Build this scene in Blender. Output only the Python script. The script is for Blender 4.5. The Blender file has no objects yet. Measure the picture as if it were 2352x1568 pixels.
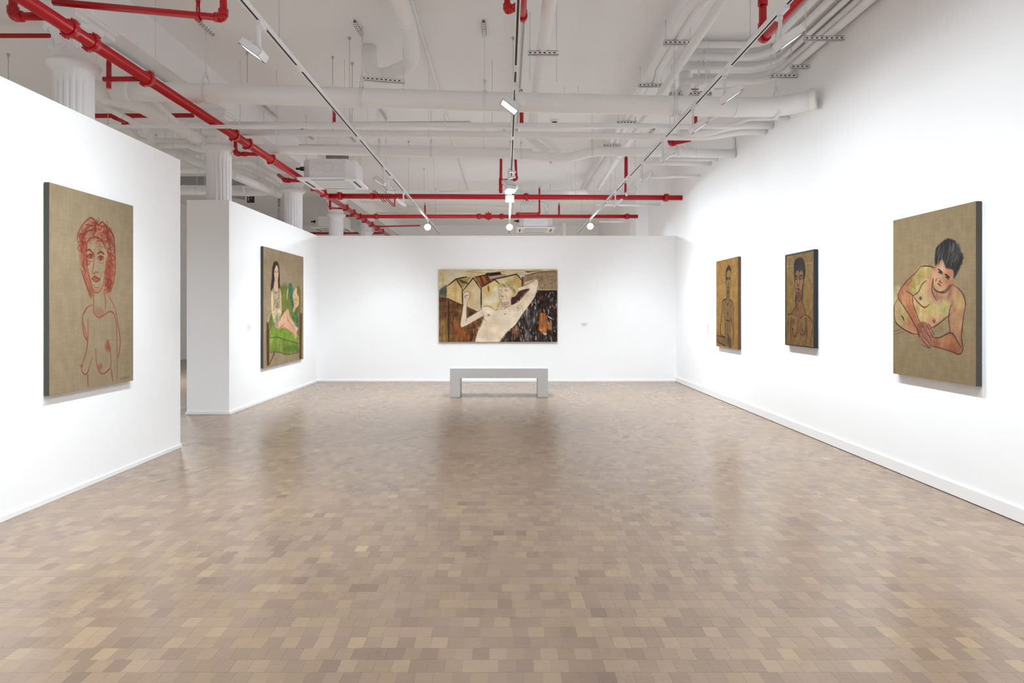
import bpy, math, random
import numpy as np
from mathutils import Vector, Matrix

# ------------------------------------------------------------------ camera, world, exposure
S = bpy.context.scene
COL = S.collection
F, CX, CY, EYE = 1568.0, 1162.0, 716.0, 1.4      # focal length and vanishing point in 2352x1568 pixels, eye height
cam_d = bpy.data.cameras.new('camera')
cam_d.sensor_fit = 'HORIZONTAL'; cam_d.sensor_width = 36.0; cam_d.lens = 36.0 * F / 2352.0
cam_d.shift_x = (1176 - CX) / 2352.0; cam_d.shift_y = -(784 - CY) / 2352.0
cam_d.clip_start = 0.05; cam_d.clip_end = 100
cam = bpy.data.objects.new('camera', cam_d); COL.objects.link(cam)
cam.location = (0, 0, EYE); cam.rotation_euler = (math.pi / 2, 0, 0)
S.camera = cam
world = bpy.data.worlds.new('world'); S.world = world; world.use_nodes = True
world.node_tree.nodes['Background'].inputs[0].default_value = (0.75, 0.82, 0.9, 1)
world.node_tree.nodes['Background'].inputs[1].default_value = 0.4
S.view_settings.view_transform = 'Standard'; S.view_settings.look = 'None'
S.view_settings.exposure = 0.50; S.view_settings.gamma = 1.0; S.view_settings.use_curve_mapping = False
try:
    S.cycles.diffuse_bounces = 9; S.cycles.max_bounces = 12; S.cycles.sample_clamp_indirect = 2.5
except Exception:
    pass
SPOT_W = 38.0        # power of one wall-washer lamp
LAMP_RGB = (0.855, 0.935, 1.0)   # the photograph is balanced to neutral walls
RNG = random.Random(7); NR = np.random.RandomState(11)

# room numbers (metres, z up, y away from the camera)
XR = 3.42            # right wall face
XL1, YL1 = -3.367, 7.06      # near left partition: face and its far end
XL2, YL2A = -3.787, 9.34     # far left partition: face and its near end
YB = 13.72           # back partition face
CEIL = 4.574
HT = 2.93            # partition height
XOUT, YFAR, YREAR = -9.5, 25.0, -5.5
HM, XM = 2.25, -3.465        # red main above eye, x
HTRK = 2.13          # light tracks above eye
TRACKX = (-1.81, 0.085, 1.95)

def P(px, py, Y): return Vector(((px - CX) / F * Y, Y, EYE + (CY - py) / F * Y))
def PH(px, py, H): return P(px, py, F * H / (CY - py))

# ------------------------------------------------------------------ materials
def srgb(r, g, b):
    f = lambda c: (c / 255 / 12.92) if c / 255 <= 0.04045 else ((c / 255 + 0.055) / 1.055) ** 2.4
    return (f(r), f(g), f(b))
def mat(name, rgb, rough=0.5, metal=0.0, noise=0.0, nscale=8.0, bump=0.0, bscale=60.0, emit=None, estr=0.0, spec=0.5):
    m = bpy.data.materials.new(name); m.use_nodes = True
    nt = m.node_tree; b = nt.nodes['Principled BSDF']
    b.inputs['Base Color'].default_value = (*rgb, 1); b.inputs['Roughness'].default_value = rough
    b.inputs['Metallic'].default_value = metal
    if 'Specular IOR Level' in b.inputs: b.inputs['Specular IOR Level'].default_value = spec
    tc = nt.nodes.new('ShaderNodeNewGeometry')
    if noise:
        n = nt.nodes.new('ShaderNodeTexNoise'); n.inputs['Scale'].default_value = nscale; n.inputs['Detail'].default_value = 4
        nt.links.new(tc.outputs['Position'], n.inputs['Vector'])
        mx = nt.nodes.new('ShaderNodeMix'); mx.data_type = 'RGBA'
        mx.inputs[6].default_value = (*[c * (1 - noise) for c in rgb], 1)
        mx.inputs[7].default_value = (*[min(1, c * (1 + noise)) for c in rgb], 1)
        nt.links.new(n.outputs['Fac'], mx.inputs[0]); nt.links.new(mx.outputs[2], b.inputs['Base Color'])
    if bump:
        n2 = nt.nodes.new('ShaderNodeTexNoise'); n2.inputs['Scale'].default_value = bscale; n2.inputs['Detail'].default_value = 3
        nt.links.new(tc.outputs['Position'], n2.inputs['Vector'])
        bp = nt.nodes.new('ShaderNodeBump'); bp.inputs['Strength'].default_value = bump; bp.inputs['Distance'].default_value = 0.01
        nt.links.new(n2.outputs['Fac'], bp.inputs['Height']); nt.links.new(bp.outputs['Normal'], b.inputs['Normal'])
    if emit:
        b.inputs['Emission Color'].default_value = (*emit, 1); b.inputs['Emission Strength'].default_value = estr
    return m
M = {}
M['wall'] = mat('wall_paint', (0.88, 0.885, 0.89), 0.75, noise=0.008, nscale=1.5, bump=0.04, bscale=120)
M['ceiling'] = mat('ceiling_paint', (0.87, 0.88, 0.89), 0.8, noise=0.02, nscale=0.8, bump=0.08, bscale=30)
M['trim'] = mat('trim_paint', (0.84, 0.84, 0.84), 0.45, noise=0.005)
M['pipe'] = mat('white_pipe_paint', (0.90, 0.905, 0.91), 0.5, noise=0.02, nscale=4, bump=0.12, bscale=22)
M['lag'] = mat('white_lagging', (0.88, 0.88, 0.87), 0.7, noise=0.03, nscale=6, bump=0.5, bscale=14)
M['iron'] = mat('white_cast_iron_paint', (0.88, 0.89, 0.91), 0.42, noise=0.02, nscale=6, bump=0.1, bscale=40)
M['red'] = mat('red_gloss_paint', srgb(180, 6, 20), 0.3, noise=0.08, nscale=9, bump=0.06, bscale=35)
M['fixture'] = mat('white_fixture', (0.82, 0.83, 0.85), 0.35, noise=0.004)
M['strut'] = mat('white_strut', (0.80, 0.80, 0.81), 0.5, noise=0.02)
M['black'] = mat('black_plastic', (0.012, 0.012, 0.012), 0.45, noise=0.2)
M['slot'] = mat('dark_slot', (0.02, 0.02, 0.02), 0.7, noise=0.2)
M['steel'] = mat('grey_steel', (0.35, 0.35, 0.36), 0.4, metal=0.6, noise=0.1)
M['wire'] = mat('suspension_wire', (0.5, 0.5, 0.5), 0.5, noise=0.05)
M['lens'] = mat('lit_lens', (0.9, 0.9, 0.9), 0.4, emit=(1, 0.98, 0.95), estr=1.6)
M['lamp'] = mat('lit_lamp', (1, 1, 1), 0.4, emit=(1, 0.98, 0.95), estr=14.0)
for k_ in ('lens', 'lamp'): M[k_].cycles.emission_sampling = 'NONE'   # their light comes from the lamp objects beside them
M['bench'] = mat('bench_paint', (0.55, 0.55, 0.55), 0.4, noise=0.01)
M['ac'] = mat('air_conditioner_shell', (0.80, 0.80, 0.82), 0.4, noise=0.01)
M['acgrille'] = mat('intake_grille', (0.62, 0.62, 0.62), 0.5, noise=0.05)
M['label'] = mat('label_card', (0.88, 0.88, 0.88), 0.6, noise=0.01)
M['ink'] = mat('label_ink', (0.35, 0.35, 0.36), 0.7, noise=0.05)

def floor_material(plain=False):
    m = bpy.data.materials.new('end_grain_blocks'); m.use_nodes = True
    nt = m.node_tree; N = nt.nodes; L = nt.links; b = N['Principled BSDF']
    at = N.new('ShaderNodeAttribute'); at.attribute_name = 'tone'
    geo = N.new('ShaderNodeNewGeometry')
    sep = N.new('ShaderNodeSeparateXYZ'); L.new(at.outputs['Vector'], sep.inputs[0])
    ramp = N.new('ShaderNodeValToRGB'); e = ramp.color_ramp
    cols = [(0.0, (100, 85, 76)), (0.22, (126, 108, 95)), (0.5, (143, 123, 105)), (0.8, (158, 138, 115)), (1.0, (178, 158, 130))]
    e.elements[0].position = 0; e.elements[0].color = (*srgb(*cols[0][1]), 1)
    e.elements[1].position = 1; e.elements[1].color = (*srgb(*cols[4][1]), 1)
    for p, c in cols[1:4]:
        k = e.elements.new(p); k.color = (*srgb(*c), 1)
    L.new(sep.outputs[0], ramp.inputs[0])
    tint = N.new('ShaderNodeValToRGB'); t = tint.color_ramp
    t.elements[0].color = (0.99, 0.95, 0.98, 1); t.elements[1].color = (1.04, 1.0, 0.93, 1)
    k = t.elements.new(0.5); k.color = (1, 0.985, 0.96, 1)
    L.new(sep.outputs[1], tint.inputs[0])
    mul = N.new('ShaderNodeMix'); mul.data_type = 'RGBA'; mul.blend_type = 'MULTIPLY'; mul.inputs[0].default_value = 1
    L.new(ramp.outputs[0], mul.inputs[6]); L.new(tint.outputs[0], mul.inputs[7])
    # growth rings, their centre thrown to a different spot for every block
    sc = N.new('ShaderNodeVectorMath'); sc.operation = 'SCALE'; sc.inputs['Scale'].default_value = 7.3; L.new(at.outputs['Vector'], sc.inputs[0])
    add = N.new('ShaderNodeVectorMath'); L.new(geo.outputs['Position'], add.inputs[0]); L.new(sc.outputs[0], add.inputs[1])
    fr = N.new('ShaderNodeVectorMath'); fr.operation = 'WRAP'; fr.inputs[1].default_value = (.13, .13, .13); fr.inputs[2].default_value = (-.13, -.13, -.13)
    wave = N.new('ShaderNodeTexWave'); wave.wave_type = 'RINGS'; wave.rings_direction = 'Z'
    wave.inputs['Scale'].default_value = 62; wave.inputs['Distortion'].default_value = 2.2; wave.inputs['Detail'].default_value = 2; wave.inputs['Detail Scale'].default_value = 0.6
    L.new(add.outputs[0], wave.inputs['Vector'])
    amt = N.new('ShaderNodeMapRange'); amt.inputs['From Min'].default_value = 0.45; amt.inputs['To Min'].default_value = 0.05; amt.inputs['To Max'].default_value = 0.30
    L.new(sep.outputs[2], amt.inputs['Value'])
    dk = N.new('ShaderNodeMix'); dk.data_type = 'RGBA'; dk.blend_type = 'MULTIPLY'; dk.inputs[7].default_value = (0.5, 0.46, 0.43, 1)
    mm = N.new('ShaderNodeMath'); mm.operation = 'MULTIPLY'; L.new(wave.outputs['Fac'], mm.inputs[0]); L.new(amt.outputs[0], mm.inputs[1])
    L.new(mm.outputs[0], dk.inputs[0]); L.new(mul.outputs[2], dk.inputs[6])
    # fine streaks and cloudy wear
    mp = N.new('ShaderNodeMapping'); mp.inputs['Scale'].default_value = (14, 160, 1); L.new(add.outputs[0], mp.inputs[0])
    n1 = N.new('ShaderNodeTexNoise'); n1.inputs['Scale'].default_value = 1.0; n1.inputs['Detail'].default_value = 3; L.new(mp.outputs[0], n1.inputs['Vector'])
    n2 = N.new('ShaderNodeTexNoise'); n2.inputs['Scale'].default_value = 1.3; n2.inputs['Detail'].default_value = 5; L.new(geo.outputs['Position'], n2.inputs['Vector'])
    def mulnoise(src, n, lo, hi):
        mr = N.new('ShaderNodeMapRange'); mr.inputs['From Min'].default_value = 0.3; mr.inputs['From Max'].default_value = 0.7
        mr.inputs['To Min'].default_value = lo; mr.inputs['To Max'].default_value = hi; L.new(n.outputs['Fac'], mr.inputs['Value'])
        q = N.new('ShaderNodeVectorMath'); q.operation = 'SCALE'; L.new(src, q.inputs[0]); L.new(mr.outputs[0], q.inputs['Scale'])
        return q.outputs[0]
    c = mulnoise(dk.outputs[2], n1, 0.95, 1.05); c = mulnoise(c, n2, 0.94, 1.06)
    L.new(c, b.inputs['Base Color'])
    rr = N.new('ShaderNodeMapRange'); rr.inputs['To Min'].default_value = 0.22; rr.inputs['To Max'].default_value = 0.34; L.new(n2.outputs['Fac'], rr.inputs['Value'])
    L.new(rr.outputs[0], b.inputs['Roughness']); b.inputs['Specular IOR Level'].default_value = 0.34
    if plain:                                # beyond a few metres rings and streaks are too fine to show
        c = mulnoise(mul.outputs[2], n2, 0.94, 1.06); c2 = N.new('ShaderNodeVectorMath'); c2.operation = 'SCALE'; c2.inputs['Scale'].default_value = 0.94
        L.new(c, c2.inputs[0]); L.new(c2.outputs[0], b.inputs['Base Color'])
    return m
M['floor'] = floor_material(); M['floor_plain'] = floor_material(True)
def far_floor_material():       # the same blocks where they are too far or too hidden to be told apart
    m = bpy.data.materials.new('end_grain_blocks_far'); m.use_nodes = True
    nt = m.node_tree; b = nt.nodes['Principled BSDF']
    geo = nt.nodes.new('ShaderNodeNewGeometry'); br = nt.nodes.new('ShaderNodeTexBrick')
    br.inputs['Scale'].default_value = 1.0; br.inputs['Brick Width'].default_value = 0.07; br.inputs['Row Height'].default_value = 0.0955
    br.inputs['Mortar Size'].default_value = 0.0006
    br.inputs['Color1'].default_value = (*srgb(134, 116, 100), 1); br.inputs['Color2'].default_value = (*srgb(154, 135, 114), 1); br.inputs['Mortar'].default_value = (*srgb(112, 96, 84), 1)
    nt.links.new(geo.outputs['Position'], br.inputs['Vector']); nt.links.new(br.outputs['Color'], b.inputs['Base Color'])
    b.inputs['Roughness'].default_value = 0.32
    return m
M['floor_far'] = far_floor_material()

# ------------------------------------------------------------------ mesh helpers
def fillet(pts, rad, n=7):
    pts = [Vector(p) for p in pts]
    if rad <= 0 or len(pts) < 3: return pts
    out = [pts[0]]
    for i in range(1, len(pts) - 1):
        a, b, c = pts[i - 1], pts[i], pts[i + 1]
        d = min(rad, (a - b).length * 0.48, (c - b).length * 0.48)
        p0 = b + (a - b).normalized() * d; p1 = b + (c - b).normalized() * d
        for k in range(n + 1):
            t = k / n
            out.append(p0 * (1 - t) ** 2 + b * 2 * t * (1 - t) + p1 * t * t)
    out.append(pts[-1])
    return out

class MB:
    def __init__(s): s.v = []; s.f = []; s.sm = []
    def add(s, vs, fs, smooth=False):
        o = len(s.v); s.v += [Vector(v) for v in vs]
        for f in fs: s.f.append(tuple(i + o for i in f)); s.sm.append(smooth)
        return s
    def box(s, lo, hi, R=None, c=None):
        x0, y0, z0 = lo; x1, y1, z1 = hi
        vs = [Vector(p) for p in ((x0, y0, z0), (x1, y0, z0), (x1, y1, z0), (x0, y1, z0), (x0, y0, z1), (x1, y0, z1), (x1, y1, z1), (x0, y1, z1))]
        if R is not None: vs = [R @ v for v in vs]
        if c is not None: vs = [v + Vector(c) for v in vs]
        return s.add(vs, [(0, 3, 2, 1), (4, 5, 6, 7), (0, 1, 5, 4), (1, 2, 6, 5), (2, 3, 7, 6), (3, 0, 4, 7)])
    def tube(s, pts, r, n=14, rad=0.0, caps=True, radii=None):
        pts = fillet(pts, rad); m = len(pts)
        tang = []
        for i in range(m):
            a = pts[max(i - 1, 0)]; b = pts[min(i + 1, m - 1)]
            tang.append((b - a).normalized())
        up = Vector((0, 0, 1)) if abs(tang[0].z) < 0.9 else Vector((1, 0, 0))
        nrm = tang[0].cross(up).normalized()
        vs = []; fs = []
        for i in range(m):
            t = tang[i]; nrm = (nrm - t * nrm.dot(t))
            nrm = nrm.normalized() if nrm.length > 1e-6 else t.orthogonal().normalized()
            bn = t.cross(nrm); rr = radii[i] if radii else r
            for k in range(n):
                a = 2 * math.pi * k / n
                vs.append(pts[i] + nrm * (math.cos(a) * rr) + bn * (math.sin(a) * rr))
        for i in range(m - 1):
            for k in range(n):
                fs.append((i * n + k, i * n + (k + 1) % n, (i + 1) * n + (k + 1) % n, (i + 1) * n + k))
        s.add(vs, fs, True)
        if caps:
            o = len(s.v) - len(vs)
            s.f.append(tuple(o + k for k in reversed(range(n)))); s.sm.append(False)
            s.f.append(tuple(o + (m - 1) * n + k for k in range(n))); s.sm.append(False)
        return s
    def cyl(s, p0, p1, r, n=14, r1=None, caps=True):
        return s.tube([p0, p1], r, n, 0, caps, [r, r if r1 is None else r1])
    def sphere(s, c, r, n=12, sc=(1, 1, 1)):
        vs = []; fs = []; h = n // 2; c = Vector(c)
        for i in range(h + 1):
            a = math.pi * i / h
            for k in range(n):
                b = 2 * math.pi * k / n
                vs.append(c + Vector((r * sc[0] * math.sin(a) * math.cos(b), r * sc[1] * math.sin(a) * math.sin(b), r * sc[2] * math.cos(a))))
        for i in range(h):
            for k in range(n):
                fs.append((i * n + k, i * n + (k + 1) % n, (i + 1) * n + (k + 1) % n, (i + 1) * n + k))
        return s.add(vs, fs, True)
    def lathe(s, prof, n=32, c=(0, 0, 0), mod=None, smooth=True):
        vs = []; fs = []; c = Vector(c)
        for j, (r, z) in enumerate(prof):
            for k in range(n):
                a = 2 * math.pi * k / n; rr = r + (mod(j, a) if mod else 0)
                vs.append(c + Vector((rr * math.cos(a), rr * math.sin(a), z)))
        for j in range(len(prof) - 1):
            for k in range(n):
                fs.append((j * n + k, j * n + (k + 1) % n, (j + 1) * n + (k + 1) % n, (j + 1) * n + k))
        return s.add(vs, fs, smooth)
    def band(s, c, axis, r, w, t, n=20):      # flat strap ring round an axis
        c = Vector(c); ax = Vector(axis).normalized(); u = ax.orthogonal().normalized(); v = ax.cross(u)
        vs = []; fs = []
        for k in range(n):
            a = 2 * math.pi * k / n; d = u * math.cos(a) + v * math.sin(a)
            for rr, h in ((r, -w / 2), (r + t, -w / 2), (r + t, w / 2), (r, w / 2)):
                vs.append(c + d * rr + ax * h)
        for k in range(n):
            q = (k + 1) % n
            for j in range(4):
                fs.append((k * 4 + j, k * 4 + (j + 1) % 4, q * 4 + (j + 1) % 4, q * 4 + j))
        return s.add(vs, fs, False)
    def build(s, name, m, parent=None, origin=None):
        if origin is None: origin = Vector((0, 0, 0))
        origin = Vector(origin)
        me = bpy.data.meshes.new(name)
        me.from_pydata([tuple(v - origin) for v in s.v], [], s.f)
        me.polygons.foreach_set('use_smooth', s.sm); me.update()
        me.materials.append(M[m] if isinstance(m, str) else m)
        o = bpy.data.objects.new(name, me); COL.objects.link(o)
        o.location = origin
        if parent is not None:
            o.parent = parent; o.location = origin - WL.get(parent.name, Vector((0, 0, 0)))
        WL[o.name] = origin
        return o
WL = {}
def tag(o, label, cat, group=None, kind=None):
    o['label'] = label; o['category'] = cat
    if group: o['group'] = group
    if kind: o['kind'] = kind
    return o
def empty(name, loc, label, cat, group=None):
    o = bpy.data.objects.new(name, None); COL.objects.link(o); o.location = loc; o.empty_display_size = 0.1
    WL[o.name] = Vector(loc)
    return tag(o, label, cat, group)
def struct(name, mb, m, label, cat, origin=None):
    return tag(mb.build(name, m, None, origin), label, cat, None, 'structure')

# ------------------------------------------------------------------ the room
fl = struct('floor', MB().box((XOUT, YREAR, -0.2), (XR + 0.3, YFAR, -0.0016)), 'floor_far', 'wooden end-grain block floor running through the whole gallery', 'floor')
struct('ceiling', MB().box((XOUT, YREAR, CEIL), (XR + 0.3, YFAR, CEIL + 0.2)), 'ceiling', 'white painted plaster ceiling above the exposed pipes', 'ceiling')
struct('wall_right', MB().box((XR, YREAR, 0), (XR + 0.3, YFAR, CEIL)), 'wall', 'tall white wall carrying the three smaller canvases', 'wall', (XR, 5, 0))
struct('wall_left', MB().box((XL1 - 0.34, YREAR, 0), (XL1, YL1, 2.97)), 'wall', 'white partition behind the red-line portrait, ending before the gap', 'wall', (XL1, 3, 0))
struct('wall_left_far', MB().box((XL2 - 0.58, YL2A, 0), (XL2, YB + 0.3, HT)), 'wall', 'thick white partition carrying the painting of the green armchair', 'wall', (XL2, 11, 0))
struct('wall_back', MB().box((XL2, YB, 0), (XR, YB + 0.3, HT)), 'wall', 'white end partition behind the bench and the wide painting', 'wall', (0, YB, 0))
struct('wall_outer_left', MB().box((XOUT - 0.2, YREAR, 0), (XOUT, YFAR, CEIL)), 'wall', 'white outer wall of the side room behind the partitions', 'wall')
struct('wall_outer_back', MB().box((XOUT, YFAR, 0), (XR + 0.3, YFAR + 0.2, CEIL)), 'wall', 'far white wall of the room beyond the end partition', 'wall')
struct('wall_front', MB().box((XOUT, YREAR - 0.2, 0), (XR + 0.3, YREAR, CEIL)), 'wall', 'white wall closing the gallery opposite the wide painting', 'wall')
# girder over the columns and shallow cross ribs of the far bays
struct('trim_1', MB().box((-4.278, YREAR, 4.167), (-3.841, YFAR, CEIL)), 'ceiling', 'white girder running along the tops of the fluted columns', 'beam')
mb = MB(); mb.box((-3.841, 17.9, 4.30), (XR, 18.2, CEIL)); struct('trim_2', mb, 'ceiling', 'shallow white cross beam beyond the end partition', 'beam')
mb = MB(); mb.box((XR - 0.3, 16.4, HT), (XR, 17.2, CEIL)); struct('trim_3', mb, 'wall', 'white pier on the tall wall beyond the end partition', 'pier')
# baseboards
def board(name, lo, hi, label):
    mb = MB(); mb.box(lo, hi); return struct(name, mb, 'trim', label, 'baseboard')
board('baseboard_right', (XR - 0.016, YREAR, 0.006), (XR, YB, 0.10), 'tall white baseboard along the wall of three canvases')
board('baseboard_left', (XL1, YREAR, 0.0), (XL1 + 0.012, YL1 + 0.012, 0.034), 'thin white base strip under the red-line portrait')
mb = MB(); mb.box((XL2, YL2A - 0.014, 0), (XL2 + 0.014, YB, 0.036)); mb.box((XL2 - 0.594, YL2A - 0.014, 0), (XL2, YL2A, 0.036))
struct('baseboard_left_far', mb, 'trim', 'thin white base strip round the thick partition end', 'baseboard')
board('baseboard_back', (XL2 + 0.014, YB - 0.014, 0.0), (XR - 0.016, YB, 0.036), 'thin white base strip along the wall behind the bench')

# floor blocks: rows along x, 95.5 mm deep, blocks 70 mm wide
BW, BD, GAP, PROUD = 0.070, 0.0955, 0.0006, 0.0016
def tone(n):
    a = np.clip(NR.normal(0.5, 0.11, n), 0, 1); b = NR.rand(n); c = NR.rand(n)
    return np.stack([a, b, c], 1)
rows = np.arange(int((2.0 - 2.7485) / BD), int((15.6 - 2.7485) / BD))
cx_, cy_ = [], []
for r in rows:
    y = 2.7485 + (r + 0.5) * BD
    off = NR.rand() * BW
    x = np.arange(XL2 - 0.9 + off, XR - 0.03, BW)
    cx_.append(x); cy_.append(np.full(len(x), y))
cx_ = np.concatenate(cx_); cy_ = np.concatenate(cy_)
keep = (np.abs(cx_ - (1176 - CX) / F * cy_) < (1180 / F) * cy_ + 0.12)          # what the photograph can see, and a margin
keep &= (cx_ < XR - 0.05)
keep &= ~((cx_ < XL1 + 0.04) & (cy_ < YL1 + 0.04)) & ~((cx_ < XL2 + 0.05) & (cx_ > XL2 - 0.63) & (cy_ > YL2A - 0.06) & (cy_ < YB + 0.36)) & ~((cy_ > YB - 0.06) & (cy_ < YB + 0.36) & (cx_ > XL2))
keep &= ~((cy_ > YB) & (cx_ > XL2))
cx_, cy_ = cx_[keep], cy_[keep]
# the 300 that show largest
vis = (cy_ - BD / 2 > 2.56) & (np.abs(cx_ - (1176 - CX) / F * cy_) < 1176 / F * cy_ - 0.02)
idx = np.where(vis)[0]; idx = idx[np.argsort(cy_[idx], kind='stable')][:300]
sel = np.zeros(len(cx_), bool); sel[idx] = True
HXB = np.array([-1, 1, 1, -1, -1, 1, 1, -1]) * BW / 2; HYB = np.array([-1, -1, 1, 1, -1, -1, 1, 1]) * BD / 2
BF = np.array([(4, 5, 6, 7), (0, 1, 5, 4), (1, 2, 6, 5), (2, 3, 7, 6), (3, 0, 4, 7)])
def block_mesh(name, x, y, tn, dz):
    n = len(x)
    far = (y > 6.5); k = np.where(far, 1.0, (BW - GAP) / BW)[:, None]; k2 = np.where(far, 1.0, (BD - GAP) / BD)[:, None]   # far joints are too fine to show
    dz = np.where(far, 0.0, dz)
    co = np.zeros((n, 8, 3)); co[:, :, 0] = x[:, None] + HXB * k; co[:, :, 1] = y[:, None] + HYB * k2
    co[:, :4, 2] = -PROUD; co[:, 4:, 2] = dz[:, None]
    fa = (BF[None] + (np.arange(n) * 8)[:, None, None]).reshape(-1, 4)
    me = bpy.data.meshes.new(name)
    me.vertices.add(n * 8); me.vertices.foreach_set('co', co.ravel())
    me.loops.add(fa.size); me.loops.foreach_set('vertex_index', fa.ravel().astype(np.int32))
    me.polygons.add(len(fa)); me.polygons.foreach_set('loop_start', np.arange(0, fa.size, 4, dtype=np.int32))
    me.polygons.foreach_set('use_smooth', np.zeros(len(fa), bool))
    me.update(calc_edges=True)
    at = me.attributes.new('tone', 'FLOAT_VECTOR', 'POINT'); at.data.foreach_set('vector', np.repeat(tn, 8, 0).ravel())
    me.materials.append(M['floor']); me.materials.append(M['floor_plain'])
    me.polygons.foreach_set('material_index', np.repeat((y > 5.2).astype(np.int32), len(BF))); me.validate()
    return me
n = int((~sel).sum())
field = bpy.data.objects.new('block_field', block_mesh('block_field', cx_[~sel], cy_[~sel], tone(n), -NR.rand(n) * 0.0002))
COL.objects.link(field); field.parent = fl; field['kind'] = 'stuff'
variants = [block_mesh('floor_block', np.zeros(1), np.zeros(1), tone(1), -NR.rand(1) * 0.0002) for _ in range(40)]
for i in idx:
    o = bpy.data.objects.new('floor_block', variants[NR.randint(40)]); COL.objects.link(o)
    o.location = (cx_[i], cy_[i], 0); o.parent = fl

# ------------------------------------------------------------------ bench and wall labels
bx0, bx1, by0, by1, bz = -0.913, 0.686, 11.14, 11.59, 0.476
be = empty('bench', ((bx0 + bx1) / 2, (by0 + by1) / 2, 0), 'pale grey square-edged bench standing in front of the wide painting', 'bench')
MB().box((bx0, by0, 0.32), (bx1, by1, bz)).build('seat', 'bench', be)
for a, b in ((bx0, bx0 + 0.165), (bx1 - 0.165, bx1)):
    MB().box((a, by0, 0.006), (b, by1, 0.3199)).build('leg', 'bench', be)
    MB().box((a + 0.01, by0 + 0.01, 0), (b - 0.01, by1 - 0.01, 0.006)).build('foot_pad', 'black', be)
for ch in be.children: ch.location = -WL[be.name]
def wall_label(loc, sx, sy, sz, normal, label):
    c = Vector(loc); mb = MB().box((-sx / 2, -sy / 2, -sz / 2), (sx / 2, sy / 2, sz / 2), None, c)
    o = tag(mb.build('wall_label', 'label', None, c), label, 'label', 'small caption cards')
    mb = MB(); nrm = Vector(normal)
    for k in range(5):
        w = (0.8, 0.55, 0.7, 0.6, 0.3)[k]; z = sz * (0.36 - 0.17 * k)
        half = Vector((sx, sy, 0)) * 0.5 * w
        d = nrm * (max(sx * abs(nrm.x), sy * abs(nrm.y)) / 2 + 0.0006)
        lo = c + d - half * 1.0 + Vector((0, 0, z - sz * 0.03)); hi = c + d + half + Vector((0, 0, z + sz * 0.03))
        for ax in (0, 1):
            if abs(nrm[ax]) > 0.5: lo[ax] = c[ax] + d[ax] - 0.0005; hi[ax] = c[ax] + d[ax] + 0.0005
        mb.box(lo, hi)
    mb.build('caption_text', 'ink', o, c)
wall_label((P(1342, 745, YB).x, YB - 0.003, P(1342, 745, YB).z), 0.16, 0.006, 0.075, (0, -1, 0), 'small white caption card beside the wide painting')
wl = F * XR / (1627 - CX)
wall_label((XR - 0.003, wl, P(1627, 757, wl).z), 0.006, 0.11, 0.2, (-1, 0, 0), 'small white caption card beside the ochre standing-boy canvas')
wl = F * -XL2 / (CX - 572)
wall_label((XL2 + 0.003, wl, P(572, 752, wl).z), 0.006, 0.1, 0.09, (1, 0, 0), 'small white caption card beside the green armchair painting')

# ------------------------------------------------------------------ columns
def make_column():
    root = empty('fluted_column', (0, 0, 0), 'x', 'column', 'fluted columns under the girder')
    nf = 20
    def flute(j, a):
        return 0.0 if j in (0, 1, 4, 5) else -0.017 * max(0.0, math.cos(nf * a)) ** 0.7
    MB().lathe([(0.24, 0), (0.24, 0.1), (0.195, 0.16), (0.193, 3.82), (0.193, 3.86), (0.195, 3.99)], 160, mod=flute).build('shaft', 'iron', root)
    MB().lathe([(0.195, 3.985), (0.215, 3.99), (0.218, 4.0), (0.235, 4.005), (0.238, 4.02), (0.258, 4.03), (0.262, 4.045), (0.25, 4.06), (0.225, 4.065), (0.205, 4.08)], 48).build('necking_ring', 'iron', root)
    MB().lathe([(0.205, 4.08), (0.202, 4.2), (0.208, 4.36), (0.222, 4.37), (0.225, 4.385), (0.24, 4.39)], 48).build('capital', 'iron', root)
    for k in range(8):
        a = 2 * math.pi * k / 8 + math.pi / 8 * 0 - math.pi / 2
        d = Vector((math.cos(a), math.sin(a), 0)); c = d * 0.203 + Vector((0, 0, 4.23))
        mb = MB(); mb.cyl(c - d * 0.01, c + d * 0.018, 0.062, 20, 0.058)
        mb.cyl(c + d * 0.017, c + d * 0.026, 0.042, 16, 0.036); mb.sphere(c + d * 0.026, 0.018, 10)
        mb.build('rosette', 'iron', root)
    mb = MB().lathe([(0.24, 4.385), (0.262, 4.4), (0.272, 4.425), (0.268, 4.445)], 96, mod=lambda j, a: 0.012 * abs(math.cos(8 * a)) if j in (1, 2) else 0)
    mb.build('egg_moulding', 'iron', root)
    mb = MB()
    for w, l, z0, z1 in ((0.235, 0.36, 4.445, 4.49), (0.25, 0.375, 4.49, 4.505), (0.262, 0.387, 4.505, 4.54), (0.275, 0.40, 4.54, 4.568)):
        mb.box((-w, -l, z0), (w, l, z1))
    mb.build('bolster', 'iron', root)
    return root
def copy_tree(o, parent=None):
    c = o.copy(); COL.objects.link(c); c.parent = parent
    for ch in list(o.children): copy_tree(ch, c)
    return c
collabels = ['fluted white column nearest the red-line portrait, its rosette capital crossed by the red main',
             'fluted white column rising behind the thick grey partition end',
             'fluted white column rising behind the armchair painting wall, beside the ceiling cassette',
             'fluted white column fourth along the girder, beyond the ceiling cassette',
             'fluted white column fifth along the girder, showing only its capital above the partition']
c0 = make_column()
KC = 0.873
for ch in c0.children:                      # real size: slimmer, capital just under the girder
    for v in ch.data.vertices:
        v.co.x *= KC; v.co.y *= KC
        if v.co.z > 1: v.co.z = 1.4 + (v.co.z - 1.4) * KC
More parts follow.
